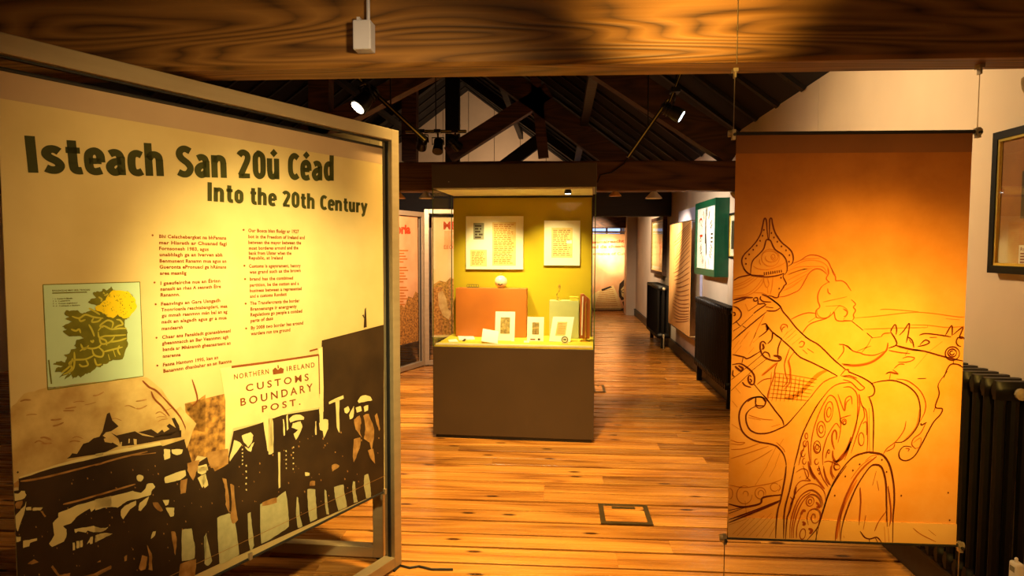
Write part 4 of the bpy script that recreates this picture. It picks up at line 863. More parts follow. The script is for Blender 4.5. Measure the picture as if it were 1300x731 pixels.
MB().lathe((lk[0], .1, ZC0-.048), [(.02, 0), (.022, .003)], 14).build('bulb', M['bulbc'], tc_)
MB().tube([(.14*1, -.001-.004, ZC0+.05), (.14, -.012, ZC0+.05)], .004, 8).build('lock', M['alu'], tc_)
for uu in (.30, .72):
    lamp('SPOT', PC.w((WC*uu, .14, ZC0-.03)), PC.w((WC*uu, .70, 1.22)), 105, (1,.76,.34), .03, 75, 1)
    lamp('SPOT', PC.w((WC*uu, .16, ZC0-.03)), PC.w((WC*uu, .24, HB)), 40, (1,.80,.42), .03, 90, 1)
# ---- things in the case
M['paper'] = mat('mount_board', (.82,.76,.55), .8, amt=.03)
M['white'] = mat('white_card', (.85,.82,.72), .8, amt=.03)
M['doc'] = mat('aged_document_paper', (.78,.60,.24), .8, scale=20, col2=(.70,.48,.16))
M['greydoc'] = mat('grey_print', (.25,.25,.16), .8)
M['sepia'] = mat('sepia_photo', (.55,.40,.12), .6, scale=30, detail=5, col2=(.10,.06,.01))
M['orangebox'] = mat('orange_plinth_paint', (.50,.14,.012), .6, amt=.12, scale=4)
M['greenbox'] = mat('sage_plinth_paint', (.46,.48,.18), .7, amt=.06)
M['ivory'] = mat('ivory_glaze', (.85,.75,.45), .3, amt=.2, scale=20)
M['goldm'] = mat('gilt_metal', (.75,.55,.12), .3, .8)
M['leather'] = mat('red_brown_leather', (.38,.10,.02), .45, amt=.4, scale=14, stretch=(3,3,.3))
M['dk'] = mat('dark_print', (.05,.03,.01), .7)
VB = DC-.032
def flat_doc(name, label, cat, pl, v, th, px, mt='paper', lean=0):
    """board on the upright plane v bounded by four photo points; returns thing"""
    a = [PC.hit(x, y, v) for x, y in px]; us = [q[0] for q in a]; ws = [q[2] for q in a]
    U0, U1, W0, W1 = min(us), max(us), min(ws), max(ws)
    t = thing(name, label, cat, PC, ((U0+U1)/2, v, W0))
    MB().box(U0, U1, v, v+th, W0, W1).build('board', M[mt], t)
    return t, (U0, U1, W0, W1)
def rectuv(v, x0, y0, x1, y1):
    a = PC.hit(x0, y1, v); b = PC.hit(x1, y0, v); return a[0], b[0], a[2], b[2]
t, _ = flat_doc('mounted_document', 'large cream mounted document with stamp at upper left of the case back', 'document', PC, VB-.022, .02, ((591.5,274.5),(664,342)))
v = VB-.023
def pr(par, name, mt, v, *r):
    a = rectuv(v, *r); g = MB().box(a[0], a[1], v-.0006, v, a[2], a[3]); return g.build(name, M[mt], par)
def lines(par, v, x0, y0, x1, y1, n, mt='inkred', gapf=.45, jit=.25, seed=1):
    a = rectuv(v, x0, y0, x1, y1); r = random.Random(seed); g = MB(); h = (a[3]-a[2])/n
    for i in range(n):
        z = a[3]-h*(i+.5); x = a[0]; xe = a[1]-(a[1]-a[0])*r.random()*jit
        while x < xe:
            w_ = r.uniform(.4, 1.3)*h*2; g.poly([(x, z-h*gapf/2), (min(x+w_, xe), z-h*gapf/2), (min(x+w_, xe), z+h*gapf/2), (x, z+h*gapf/2)], v-.0012); x += w_+h*.5
    return g.build('print_line', M[mt], par)
pr(t, 'stamp', 'greydoc', v, 601, 283, 614.5, 304); lines(t, v-.001, 603, 285, 613, 303, 5, 'dk', .6)
pr(t, 'sheet', 'doc', v, 625, 282, 655, 337); lines(t, v-.001, 627, 284, 653, 335, 22, 'line3', .4)
pr(t, 'sheet', 'doc', v, 597, 317, 618, 338); lines(t, v-.001, 599, 319, 616, 336, 8, 'line3', .4)
t, _ = flat_doc('mounted_document', 'smaller cream mounted document with orange sheet at upper right of the case back', 'document', PC, VB-.022, .02, ((691,280),(736,337)))
pr(t, 'sheet', 'doc', v, 700, 289, 727, 327); lines(t, v-.001, 702, 291, 726, 325, 14, 'inkred', .35); pr(t, 'label', 'white', v-.002, 719, 305, 726, 309)
# plinth boxes
def caseblock(name, label, cat, mt, va, vb, x0, y0, x1, ztop=None):
    A = PC.hit(x0, y0, va); B = PC.hit(x1, y0, va); W = A[2]
    t = MB().box(A[0], B[0], va, vb, HB+.001, W).build(name, M[mt], fr=PC, base=((A[0]+B[0])/2, (va+vb)/2, HB+.001), bevel=.002); tagit(t, label, cat); return t, A[0], B[0], W
VO = .56
ob, oa, obb, OW = caseblock('plinth_box', 'orange painted plinth box at left inside the case', 'plinth', 'orangebox', VO, VB-.02, 578.5, 365.5, 668)
gb, ga, gbb, GW = caseblock('plinth_box', 'sage green plinth box at right inside the case', 'plinth', 'greenbox', .56, VB-.02, 697.5, 381.5, 735)
# round ivory flask on the orange plinth
c = PC.hit(636, 356, VO+.07); r = .057
t = thing('round_flask', 'round ivory flask with painted dark band on the orange plinth', 'flask', PC, (c[0], c[1], OW))
MB().lathe((c[0], c[1], OW+.001), [(.02,0),(.022,.006),(.04,.018),(.054,.04),(.057,.062),(.05,.088),(.03,.106),(.01,.112)], 24).build('body', M['ivory'], t, smooth=True)
MB().lathe((c[0], c[1], OW+.112), [(.006,0),(.006,.012),(.010,.018),(.004,.026)], 12).build('stopper', M['goldm'], t, smooth=True)
g = MB()
for k in range(7): g.box(c[0]-.03+k*.009, c[0]-.024+k*.009, c[1]-.0565, c[1]-.05, OW+.022+abs(k-3)*.004, OW+.036+(k*7%3)*.004)
g.build('painted_band', M['dk'], t)
# small wire spectacles-like frame
c = PC.hit(601, 361, VO+.07); g = MB()
t = thing('wire_bracelet', 'small dark wire bracelet lying on the left of the orange plinth', 'bracelet', PC, (c[0], c[1], OW))
for k in range(5): g.tube([(c[0]-.05+.022*k+.011*math.cos(a*PI/6), c[1], OW+.018+.014*math.sin(a*PI/6)) for a in range(13)], .0022, 6)
g.build('link', M['dk'], t); MB().box(c[0]-.06, c[0]+.055, c[1]-.004, c[1]+.004, OW+.0005, OW+.004).build('base_bar', M['dk'], t)
# gilt figure on the green plinth
c = PC.hit(709, 378, .63); t = thing('gilt_ornament', 'slender gilt ornament standing on the sage green plinth', 'ornament', PC, (c[0], .63, GW))
MB().lathe((c[0], .63, GW), [(.028,0),(.03,.006),(.012,.014)], 16).build('foot', M['goldm'], t, smooth=True)
MB().tube([(c[0]-.004,.63,GW+.012),(c[0]-.016,.63,GW+.05),(c[0]+.004,.63,GW+.08),(c[0]+.012,.63,GW+.10)], .005, 8).build('stem', M['goldm'], t, smooth=True)
MB().lathe((c[0]+.008,.63,GW+.10), [(.004,0),(.013,.012),(.009,.024),(.013,.034),(.003,.046)], 12).build('finial', M['goldm'], t, smooth=True)
A = PC.hit(723, 379, .57); B = PC.hit(734, 374, .57)
t = thing('small_casket', 'small mustard yellow casket on the right of the sage green plinth', 'box', PC, (A[0], .58, GW))
MB().box(A[0], B[0], .58, .64, GW+.0005, GW+.024).build('body', M['felt'], t, bevel=.002); MB().box(A[0]-.002, B[0]+.002, .578, .642, GW+.025, GW+.036).build('lid', M['felt'], t, bevel=.003)
# leather satchel / bound volume leaning at the right
A = PC.hit(736, 421, .40); B = PC.hit(749, 421, .40); zt_ = PC.hit(742, 373, .40)[2]
t = thing('leather_scabbard', 'red brown leather scabbard with white straps upright at the right of the case', 'scabbard', PC, ((A[0]+B[0])/2, .4, HB))
MB().prism([(A[0], HB+.03), (A[0]+.002, zt_), (A[0]+.03, zt_+.002), (B[0], zt_-.05), (B[0]-.002, HB+.03)], .36, .43).build('body', M['leather'], t, bevel=.004)
MB().prism([(A[0]+.012, HB+.06), (A[0]+.020, zt_-.02), (A[0]+.03, zt_-.02), (A[0]+.022, HB+.06)], .352, .36).build('strap', M['white'], t)
MB().prism([(A[0]+.045, HB+.04), (A[0]+.048, zt_-.07), (A[0]+.056, zt_-.06), (A[0]+.056, HB+.04)], .352, .36).build('strap', M['goldm'], t)
MB().lathe(((A[0]+B[0])/2, .395, HB+.0005), [(.045,0),(.045,.008),(.02,.014),(.02,.03)], 16).build('stand', M['goldm'], t)
# framed pictures leaning at the front
def leaning(label, px, v, back, inner, mt, extra=None, skew=0):
    (x0, y0), (x1, y1) = px
    A = PC.hitz(x0, y1, HB); v = min(A[1], .34); A = PC.hit(x0, y1, v); B = PC.hit(x1, y1, v); T_ = PC.hit(x0, y0, v); h = T_[2]-HB
    t = thing('mounted_picture', label, 'picture', PC, ((A[0]+B[0])/2, v, HB))
    q = lambda f, w_, d: (f, w_, d)
    def board(name, mt, a, b_, c0, c1, off, th):
        # rectangle in board coordinates, board tips back by 'back'
        g = MB(); n = 0; vs = []
        for o_ in (off, off+th):
            for (uu, hh) in ((a, c0), (b_, c0), (b_, c1), (a, c1)):
                U = A[0]+(B[0]-A[0])*uu + skew*hh*h; vs.append((U, v+o_+back*hh*h, HB+.002+h*hh*(1-back*back*.5)))
        g.v = vs; g.f = [(0,1,2,3),(7,6,5,4),(0,4,5,1),(1,5,6,2),(2,6,7,3),(3,7,4,0)]; return g.build(name, M[mt], t)
    board('mount', 'white', 0, 1, 0, 1, 0, .005)
    for nm, mt_, a, b_, c0, c1 in inner: board(nm, mt_, a, b_, c0, c1, -.0012, .001)
    MB().bar(((A[0]+B[0])/2, v+back*h*.8+.006, HB+h*.7), ((A[0]+B[0])/2, v+back*h+.07, HB+.003), .03, .003).build('easel_strut', M['white'], t)
    return t
leaning('tall white mounted sepia photograph at the centre of the case floor', ((628,395.5),(653,430.5)), .3, .22, [('photograph','sepia',.27,.75,.24,.8),('image_light','doc',.45,.6,.4,.72)], None)
leaning('small white mounted print with a pair of tiny faces at the case centre right', ((669,402.5),(690,428.5)), .3, .2, [('print','sepia',.30,.72,.28,.78),('face','doc',.35,.49,.55,.74),('face','doc',.54,.68,.55,.74),('face','doc',.35,.49,.31,.5),('face','doc',.54,.68,.31,.5),('caption','inkred',.2,.5,.05,.1),('caption','dk',.65,.8,.04,.12)], None)
leaning('white mounted yellow certificate tilting at the right of the case floor', ((697,402),(724,430.5)), .3, .25, [('certificate','doc',.25,.72,.24,.8)] + [('text_line','line3',.3,.67,.3+.06*k,.325+.06*k) for k in range(8)], None, skew=.14)
def card(name, label, cat, px, mt='white', h=.004, tilt=0.0, kids=()):
    a = [PC.hitz(x, y, HB+.002) for x, y in px]; g = MB(); n = len(a)
    m_ = sum(q[1] for q in a)/n; mn = min(q[1] for q in a)
    bt = [(q[0], q[1], HB+.001+tilt*(q[1]-mn)) for q in a]; tp = [(q[0], q[1], q[2]+h) for q in bt]
    g.v = bt+tp; g.f = [tuple(range(n))[::-1], tuple(range(n, 2*n))] + [(i, (i+1) % n, n+(i+1) % n, n+i) for i in range(n)]
    cx = sum(q[0] for q in a)/n
    o = g.build(name, M[mt], fr=PC, base=(cx, m_, HB)); tagit(o, label, cat); return o, (cx, m_)
card('open_booklet', 'open white booklet lying at the back left of the case floor', 'booklet', ((583,432),(603,431),(600,425),(581,426)), h=.005, tilt=.0)
card('folded_paper', 'folded white paper lying at the front left corner of the case floor', 'paper', ((570,434.5),(582,434),(579,430.5),(569,431.5)), h=.004)
card('small_pin', 'small dark pin beside the folded white paper', 'pin', ((587,433),(590,433),(592,430.5),(589,430.5)), 'dk', .006)
o, c = card('printed_card', 'pale printed card with dark figures standing at front centre left of the case', 'card', ((611,435.5),(632,436.5),(633,433.5),(613,432.5)), 'white', .004, .6)
g = MB()
for k in range(4): g.box(c[0]-.04+.02*k, c[0]-.03+.02*k, c[1]-.03, c[1]-.025, HB+.012, HB+.03)
g.build('figure_print', M['inkred'], o)
card('caption_label', 'tiny white caption label in front of the tall sepia photograph', 'label', ((649,433),(653,433),(653,431),(649,431)), 'white')
card('caption_label', 'tiny white caption label between the two smaller mounted pictures', 'label', ((665,435),(672,435),(672,432.5),(665,432.5)), 'paper')
card('caption_label', 'tiny cream caption label at the foot of the leather scabbard', 'label', ((727,427),(736,427),(736,425),(727,425)), 'goldm')
c = PC.hitz(717, 436, HB); t = thing('round_badge', 'round silver badge with dark lettering propped before the yellow certificate', 'badge', PC, (c[0], c[1], HB))
MB().lathe((c[0], c[1]-.004, HB+.034), [(.033, 0), (.033, .005)], 24, 'y').build('disc', M['white'], t)
MB().lathe((c[0], c[1]-.006, HB+.034), [(.027, 0), (.027, .002)], 24, 'y').build('ring', M['dk'], t)
MB().lathe((c[0], c[1]-.008, HB+.034), [(.021, 0), (.021, .002)], 24, 'y').build('face', M['white'], t)
MB().box(c[0]-.012, c[0]+.012, c[1]-.0095, c[1]-.008, HB+.03, HB+.04).build('emblem', M['dk'], t)
MB().box(c[0]-.03, c[0]+.03, c[1]-.002, c[1]+.02, HB+.0005, HB+.006).build('stand', M['white'], t)
# ------------------------------------------------------------ panels beyond
M['rosy'] = mat('rosy_banner_print', (.72,.42,.20), .75, scale=3, detail=7, col2=(.60,.30,.12), spec=.2)
M['redink'] = mat('red_heading_ink', (.45,.05,.01), .7, spec=.2)
Pp, Lp = frame2((470,485), (537.5,464)); Hp = Pp.hit(536, 269.5)[2]
t3 = dframe(Pp, Lp, Hp, .06, .06, 'aluminium frame with rosy banner glimpsed between the cream banner and the case')
ua = .08; ub = Pp.hit(530.5, 350)[0]; wa = Pp.hit(530, 433)[2]; wb_ = Pp.hit(530, 273)[2]
b4 = bannertop(Pp, ua, ub, wa, wb_, 'rosy text banner with dark tree photograph glimpsed left of the case', 'rosy')
g = MB(); g.text('Victoria', [Pp.hit(*p) for p in ((482,297),(521,296),(482,282),(521,285))], -.003, .05); g.build('heading', M['redink'], b4)
g = MB()
for k in range(20):
    y_ = 318+k*3.6
    if k in (5, 12): continue
    g.ribbon(uw(Pp, [(500, y_), (518-(k*5 % 7), y_)]), .016, -.0025, False)
g.build('text_line', M['line3'], b4)
def jagp(pts): return jag(pts, 1.0, 4)
g = MB().poly([(min(max(p[0],ua),ub), max(p[1], wa)) for p in uw(Pp, [(470,400),(500,397),(504,402),(508,386),(513,390),(518,376),(524,378),(527,370),(533,372),(533,440),(470,450)])], -.003); g.build('photo_trees', M['inktree'], b4)
Pq, Lq = frame2((539.5,464), (655,462)); Hq = Pq.hit(600, 266)[2]
t4 = dframe(Pq, Lq, Hq, .06, .06, 'aluminium frame standing behind the glass case with a cream text banner')
ua, ub = .1, Lq-.08; wa = Pq.hit(565, 428)[2]; wb_ = Pq.hit(565, 276)[2]
b5 = bannertop(Pq, ua, ub, wa, wb_, 'cream text banner with sepia crowd picture seen through the case glass', 'cream')
g = MB(); g.text('ME', [Pq.hit(*p) for p in ((563,291),(579,291),(563,281),(579,281))], -.003, .03); g.text('EEOS', [Pq.hit(*p) for p in ((563.5,316),(578,316),(563.5,311),(578,311))], -.003, .02)
g.build('heading', M['redink'], b5); g = MB()
for k in range(9): g.ribbon(uw(Pq, [(564, 294+k*2), (577-(k*3 % 4), 294+k*2)]), .008, -.0025, False)
g.build('text_line', M['line3'], b5)
MB().poly([(min(max(p[0], ua), ub), p[1]) for p in uw(Pq, [(549,362),(558,356),(566,358),(572,352),(580,356),(600,350),(640,358),(650,425),(549,425)])], -.003).build('photo_crowd', M['inktree'], b5)
MB().poly([(min(max(p[0], ua), ub), p[1]) for p in uw(Pq, [(556,372),(562,369),(567,380),(569,392),(573,396),(570,406),(562,400),(557,388)])], -.0036).build('photo_figure', M['inkl'], b5)
# ------------------------------------------------------------ right wall things
def WF(x): return Frame((x, 0, 0), (0, -1))
M['greenp'] = mat('green_clock_paint', (.003,.075,.033), .35, amt=.2)
M['dial'] = mat('clock_dial', (.88,.92,.84), .5, amt=.03)
M['black'] = mat('black_paint', (.007,.006,.005), .5, spec=.2)
WK = WF(1.62); a = WK.hit(882, 302); b_ = WK.hit(907.5, 302); k0 = WK.hit(907.5, 352)[2]; k1 = WK.hit(907.5, 251)[2]
UA, UB = a[0], b_[0]
t = thing('wall_clock', 'large square clock in deep green box on the right wall', 'clock', WK, ((UA+UB)/2, .15, k0))
MB().box(UA, UB, .03, XR-1.62-.001, k0, k1).build('case', M['greenp'], t, bevel=.004)
rw = .075; g = MB().box(UA, UB, 0, .03, k0, k0+rw).box(UA, UB, 0, .03, k1-rw, k1).box(UA, UA+rw, 0, .03, k0+rw, k1-rw).box(UB-.03, UB, 0, .03, k0+rw, k1-rw); g.build('bezel', M['greenp'], t)
MB().box(UA+rw, UB-.03, .018, .0295, k0+rw, k1-rw).build('dial', M['dial'], t)
cx = (UA+UB)/2+.02; cz = (k0+k1)/2; Rr = min(UB-UA, k1-k0)/2-.1; g = MB()
rom = ['XII','I','II','III','IIII','V','VI','VII','VIII','IX','X','XI']
for i, s_ in enumerate(rom):
    th = PI/2 - i*PI/6; d = Vector((math.cos(th), math.sin(th))); n_ = Vector((d.y, -d.x)); c_ = Vector((cx, cz))+d*Rr*.93
    hw = .016*len(s_)*1.1; hh = Rr*.16
    q = [c_-n_*hw-d*hh, c_+n_*hw-d*hh, c_-n_*hw+d*hh, c_+n_*hw+d*hh]
    g.text(s_, [(p.x, 0, p.y) for p in q], .0168, .01)
for i in range(60):
    th = i*PI/30; d = Vector((math.cos(th), math.sin(th))); c_ = Vector((cx, cz)); g.ribbon([c_+d*Rr*1.12, c_+d*Rr*1.17], .006, .0168, False)
g.build('numerals', M['black'], t)
MB().prism([(cx-.012, cz-.06), (cx+.012, cz-.06), (cx+.012, cz+Rr*.6), (cx, cz+Rr*.98), (cx-.012, cz+Rr*.6)], .008, .010).build('minute_hand', M['black'], t)
MB().prism([(cx-.014, cz+.05), (cx+.014, cz+.05), (cx+.05, cz-Rr*.5), (cx+.025, cz-Rr*.62), (cx+.015, cz-Rr*.5)], .012, .014).build('hour_hand', M['black'], t)
g = MB(); g.ribbon([(cx-.3+.09*math.cos(q), cz+.16+.07*math.sin(q)) for q in [PI*(.1+.8*i/8) for i in range(9)]], .02, .0165); g.ribbon([(cx-.34, cz+.03), (cx-.2, cz+.03)], .03, .0165, False); g.build('maker_mark', M['redink'], t)
# wall text panel and its white backing
WT = WF(1.745); ta = WT.hit(861, 300); tb = WT.hit(890.5, 300)
M['cool'] = mat('cool_white_board', (.52,.54,.80), .6, amt=.03)  # bluish light on the white board is put into this colour
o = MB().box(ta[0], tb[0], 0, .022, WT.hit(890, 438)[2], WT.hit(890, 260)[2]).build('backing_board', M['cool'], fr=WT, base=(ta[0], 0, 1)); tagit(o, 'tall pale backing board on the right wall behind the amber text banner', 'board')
WO = WF(1.60); oa_ = WO.hit(850.5, 300)[0]; ob_ = WO.hit(877.5, 300)[0]; oz0 = WO.hit(877, 429)[2]; oz1 = WO.hit(877, 280)[2]
M['amber'] = mat('amber_banner_print', (.70,.40,.15), .75, scale=3, detail=6, col2=(.62,.32,.10), spec=.2)
b6 = bannertop(WO, oa_, ob_, oz0, oz1, 'amber wall banner with engraved curving lines beside the green clock', 'amber')
g = MB(); r_ = random.Random(2)
for i in range(26):
    z_ = oz1-.12-(oz1-oz0-.2)*i/26; c_ = (oz1-oz0)*.12*math.sin(i*.24)
    g.ribbon([(oa_+.35+.3*r_.random(), z_-.05), (oa_+.9, z_-.01+c_*.3), (oa_+1.3, z_+.05+c_*.5), (ob_-.05, z_+.10+c_*.6)], .012, -.0025)
g.build('engraved_line', M['inkred'], b6)
g = MB()
for s_ in (oa_+.05, ob_-.05): g.tube([(s_, 0, oz1+.004), (s_, .143, oz1+.004)], .006, 8)
for s_ in (oa_+.05, ob_-.05): g.tube([(s_, 0, oz0-.004), (s_, .143, oz0-.004)], .006, 8)
g.build('wall_bracket', M['alu'], b6)
def picture(label, x, ua, ub, z0, z1, fw, frame_m='black', mat_m='orangebox', pic_m='sepia', inset=.12, cat='framed picture'):
    fr = WF(x); t = thing('framed_picture', label, cat, fr, ((ua+ub)/2, XR-x, z0)); d = XR-x-.001
    g = MB().box(ua, ub, 0, d, z0, z0+fw).box(ua, ub, 0, d, z1-fw, z1).box(ua, ua+fw, 0, d, z0+fw, z1-fw).box(ub-fw, ub, 0, d, z0+fw, z1-fw); g.build('frame', M[frame_m], t)
    f2 = fw*.35; g = MB().box(ua+fw, ub-fw, .004, d, z0+fw, z0+fw+f2).box(ua+fw, ub-fw, .004, d, z1-fw-f2, z1-fw).box(ua+fw, ua+fw+f2, .004, d, z0+fw+f2, z1-fw-f2).box(ub-fw-f2, ub-fw, .004, d, z0+fw+f2, z1-fw-f2); g.build('gilt_slip', M['goldm'], t)
    MB().box(ua+fw+f2, ub-fw-f2, .016, d, z0+fw+f2, z1-fw-f2).build('mount', M[mat_m], t)
    MB().box(ua+fw+inset, ub-fw-inset, .012, .0155, z0+fw+inset*1.3, z1-fw-inset).build('picture', M[pic_m], t)
    MB().box(ua+fw+f2, ub-fw-f2, .007, .010, z0+fw+f2, z1-fw-f2).build('glazing', M['glass'], t)
    return t, fr
M['brownm'] = mat('brown_mount', (.30,.11,.02), .7, amt=.15)
fx = WF(1.73); pa = fx.hit(1256.5, 260)[0]; pz1 = fx.hit(1261, 169)[2]; pz0 = fx.hit(1253.5, 346)[2]
t, fr = picture('large black framed dark picture with gilt slip at the right edge above the radiator', 1.73, pa, pa+.95, pz0, pz1, .03, mat_m='brownm', pic_m='dk', inset=.14)
q0 = fx.hit(1289, 337); q1 = fx.hit(1299.5, 311)
MB().box(q0[0], q0[0]+.12, .010, .0118, q0[2], q1[2]).build('caption_card', M['white'], t)
g = MB(); g.text('ROYALS', [(q0[0]+.01,0,q1[2]-.022),(q0[0]+.1,0,q1[2]-.022),(q0[0]+.01,0,q1[2]-.008),(q0[0]+.1,0,q1[2]-.008)], .0095, .01)
for k in range(5): g.ribbon([(q0[0]+.01, q1[2]-.032-k*.011), (q0[0]+.1, q1[2]-.032-k*.011)], .005, .0095, False)
g.build('caption_text', M['inkred'], t)
fs = WF(1.745); sa = fs.hit(924.5, 300)[0]; sb = fs.hit(936, 300)[0]
picture('small black framed picture half hidden behind the orange banner left edge', 1.745, sa, sa+.42, fs.hit(925, 328)[2], fs.hit(925, 271)[2], .02, mat_m='paper', inset=.06, pic_m='dk')
fp = WF(1.70); qa = fp.hit(826.5, 310)[0]; qb = fp.hit(841.5, 310)[0]
picture('tall brown framed text print on the wall above the far radiator', 1.70, qa, qb, fp.hit(841, 350)[2], fp.hit(841, 274)[2], .06, frame_m='strutwood', mat_m='paper', pic_m='doc', inset=.06)
# radiators
M['iron'] = mat('dark_radiator_enamel', (.005,.004,.0035), .42, amt=.2, spec=.25)
_rd = {}
def radiator(label, ua, ub, z0, z1, x0=1.58, x1=1.72, pitch=.058):
    fr = WF(x0); D = x1-x0; t = thing('column_radiator', label, 'radiator', fr, ((ua+ub)/2, D/2, 0), 'black column radiators along the right wall')
    n = int((ub-ua)/pitch); k = (round(z0,2), round(z1,2), D)
    for i in range(n):
        u = ub-(i+.5)*pitch
        if k not in _rd:
            g = MB(); r = pitch*.42
            for v_ in (.025, D/2, D-.025): g.tube([(0, v_, z0+.05), (0, v_, z1-.05)], r*.62, 8)
            for za_, zb_ in ((z0, z0+.07), (z1-.07, z1)):
                rr = []
                for j in range(7):
                    tt = j/6; zz = za_+(zb_-za_)*tt; s_ = math.sin(PI*min(max(tt,.12),.88))**.5
                    rr.append([(r*c_[0]*s_, D/2+(D/2)*c_[1]*(.86+.14*s_), zz) for c_ in ((-1,-.8),(-.5,-1),(.5,-1),(1,-.8),(1,.8),(.5,1),(-.5,1),(-1,.8))])
                g.rings(rr)
            b0 = BASE[t.name]; g2 = MB(); g2.v = [(p[0]+b0.x, p[1]+b0.y, p[2]+b0.z) for p in g.v]; g2.f = g.f
            o = g2.build('section', M['iron'], t, smooth=True); _rd[k] = o.data
        else: o = bpy.data.objects.new('section', _rd[k]); C.objects.link(o); o.parent = t
        o.location = (u-BASE[t.name].x, -BASE[t.name].y*1.0, 0)
    for zz in (z1-.04, z0+.04): MB().tube([(ua, D/2, zz), (ub+.01, D/2, zz)], .018, 10).build('header_pipe', M['iron'], t)
    MB().lathe((ub+.006, D/2, z1-.04), [(.022,0),(.022,.012),(.009,.016)], 12, 'x').build('end_plug', M['alu'], t)
    for u in (ua+.06, ub-.06): MB().box(u-.015, u+.015, D/2-.03, D/2+.03, 0.003, z0+.02).build('leg', M['iron'], t)
    v_ = thing; g = MB().tube([(ub+.01, D/2, z0+.04), (ub+.06, D/2, z0+.04), (ub+.075, D/2, z0+.0), (ub+.075, D/2, .004)], .009, 8); g.build('pipe', M['alu'], t)
    MB().lathe((ub+.055, D/2, z0+.02), [(.014,0),(.018,.01),(.018,.04),(.012,.05)], 12).build('valve', M['alu'], t)
    return t
r0 = WF(1.60); ra = r0.hit(1222, 600)[0]; rb = r0.hit(1264, 600)[0]
radiator('near black column radiator beside the orange banner', rb-1.3, rb, .27, r0.hit(1280, 489)[2], 1.6, 1.74, .068)
r1_ = WF(1.62); radiator('middle black column radiator below the green clock', r1_.hit(881, 420)[0], r1_.hit(922, 420)[0], .2, r1_.hit(915, 388)[2], 1.62, 1.74, .07)
r2_ = WF(1.52); radiator('far black column radiator under the tall brown framed print', r2_.hit(820, 400)[0], r2_.hit(834, 400)[0], .17, r2_.hit(834, 363)[2], 1.52, 1.72, .09)
# thermostat box at the lower right
c = WF(1.56).hit(1285, 722)
t = thing('plug_in_timer', 'small white plug-in device with display by the near radiator at the lower right', 'timer', WF(1.56), (c[0], .0, c[2]))
MB().box(c[0]-.022, c[0]+.022, 0, .03, c[2]-.07, c[2]+.025).build('body', M['white'], t, bevel=.008)
MB().box(c[0]-.012, c[0]+.012, -.001, 0, c[2]-.008, c[2]+.010).build('display', M['greydoc'], t)
MB().box(c[0]-.006, c[0]+.006, .03, XR-1.56-.002, c[2]-.03, c[2]-.02).build('wall_bracket', M['white'], t)
MB().lathe((c[0], .012, c[2]+.025), [(.006,0),(.006,.012),(.003,.016)], 10).build('cap', M['white'], t)
# ------------------------------------------------------------ far banner
PF, LF = frame2((756,394.5), (806,394.5)); fz0 = .06; fz1 = PF.hit(800, 297)[2]
LF0 = PF.hit(700, 350)[0]; LF1 = PF.hit(808.5, 350)[0]
b7 = bannertop(PF, LF0, LF1, fz0, fz1, 'far rosy banner with red heading and sepia portrait at the corridor end', 'rosy')
MB().box(LF0, LF0+.05, -.03, .03, 0, fz1+.05).box(LF1, LF1+.05, -.03, .03, 0, fz1+.05).box(LF0, LF1+.05, -.03, .03, fz1+.02, fz1+.07).build('stand_frame', M['alu'], b7)
g = MB(); F7 = lambda *p: [PF.hit(*q) for q in S(4.3, 740, 230, p)]
g.text('Seanmaireacht is', F7((20,342),(255,332),(20,326),(255,316)), -.006, .03); g.text('céad de cheannais', F7((20,368),(275,360),(20,350),(275,344)), -.006, .03); g.text('Inheritance of Culture', F7((20,402),(275,402),(20,388),(275,388)), -.006, .02)
g.build('heading', M['redink'], b7)
sp_ = lambda *p: [q[::2] for q in F7(*p)]
g = MB().poly(sp_((20,640),(80,600),(165,568),(190,620),(200,650),(215,700),(20,700)), -.0025); g.build('photo_paper', M['doc'], b7)
g = MB(); g.poly(sp_((195,600),(200,560),(225,535),(255,540),(272,570),(275,620),(262,655),(240,640),(210,650),(198,630)), -.0032); g.poly(sp_((215,660),(240,640),(276,630),(276,700),(205,700),(225,690)), -.0032); g.poly(sp_((100,590),(150,572),(160,578),(105,600)), -.0032); g.build('photo_hair', M['inkk'], b7)
g = MB().poly(sp_((208,590),(225,570),(255,572),(265,600),(258,640),(235,650),(212,625)), -.0038); g.poly(sp_((228,655),(245,650),(240,690),(225,700)), -.0038); g.build('photo_face', M['inkl'], b7)
g = MB(); g.ribbon(sp_((212,595),(230,590),(232,605),(215,608),(212,595)), .02, -.0044); g.ribbon(sp_((238,592),(256,592),(254,608),(240,608),(238,592)), .02, -.0044); g.ribbon(sp_((228,632),(245,630)), .02, -.0044); g.build('photo_spectacles', M['inkk'], b7)
g = MB()
for k in range(9): g.ribbon(sp_((90-k*3, 600+k*10),(165+k*3, 590+k*11)), .012, -.0032, False)
g.build('text_line', M['line3'], b7)
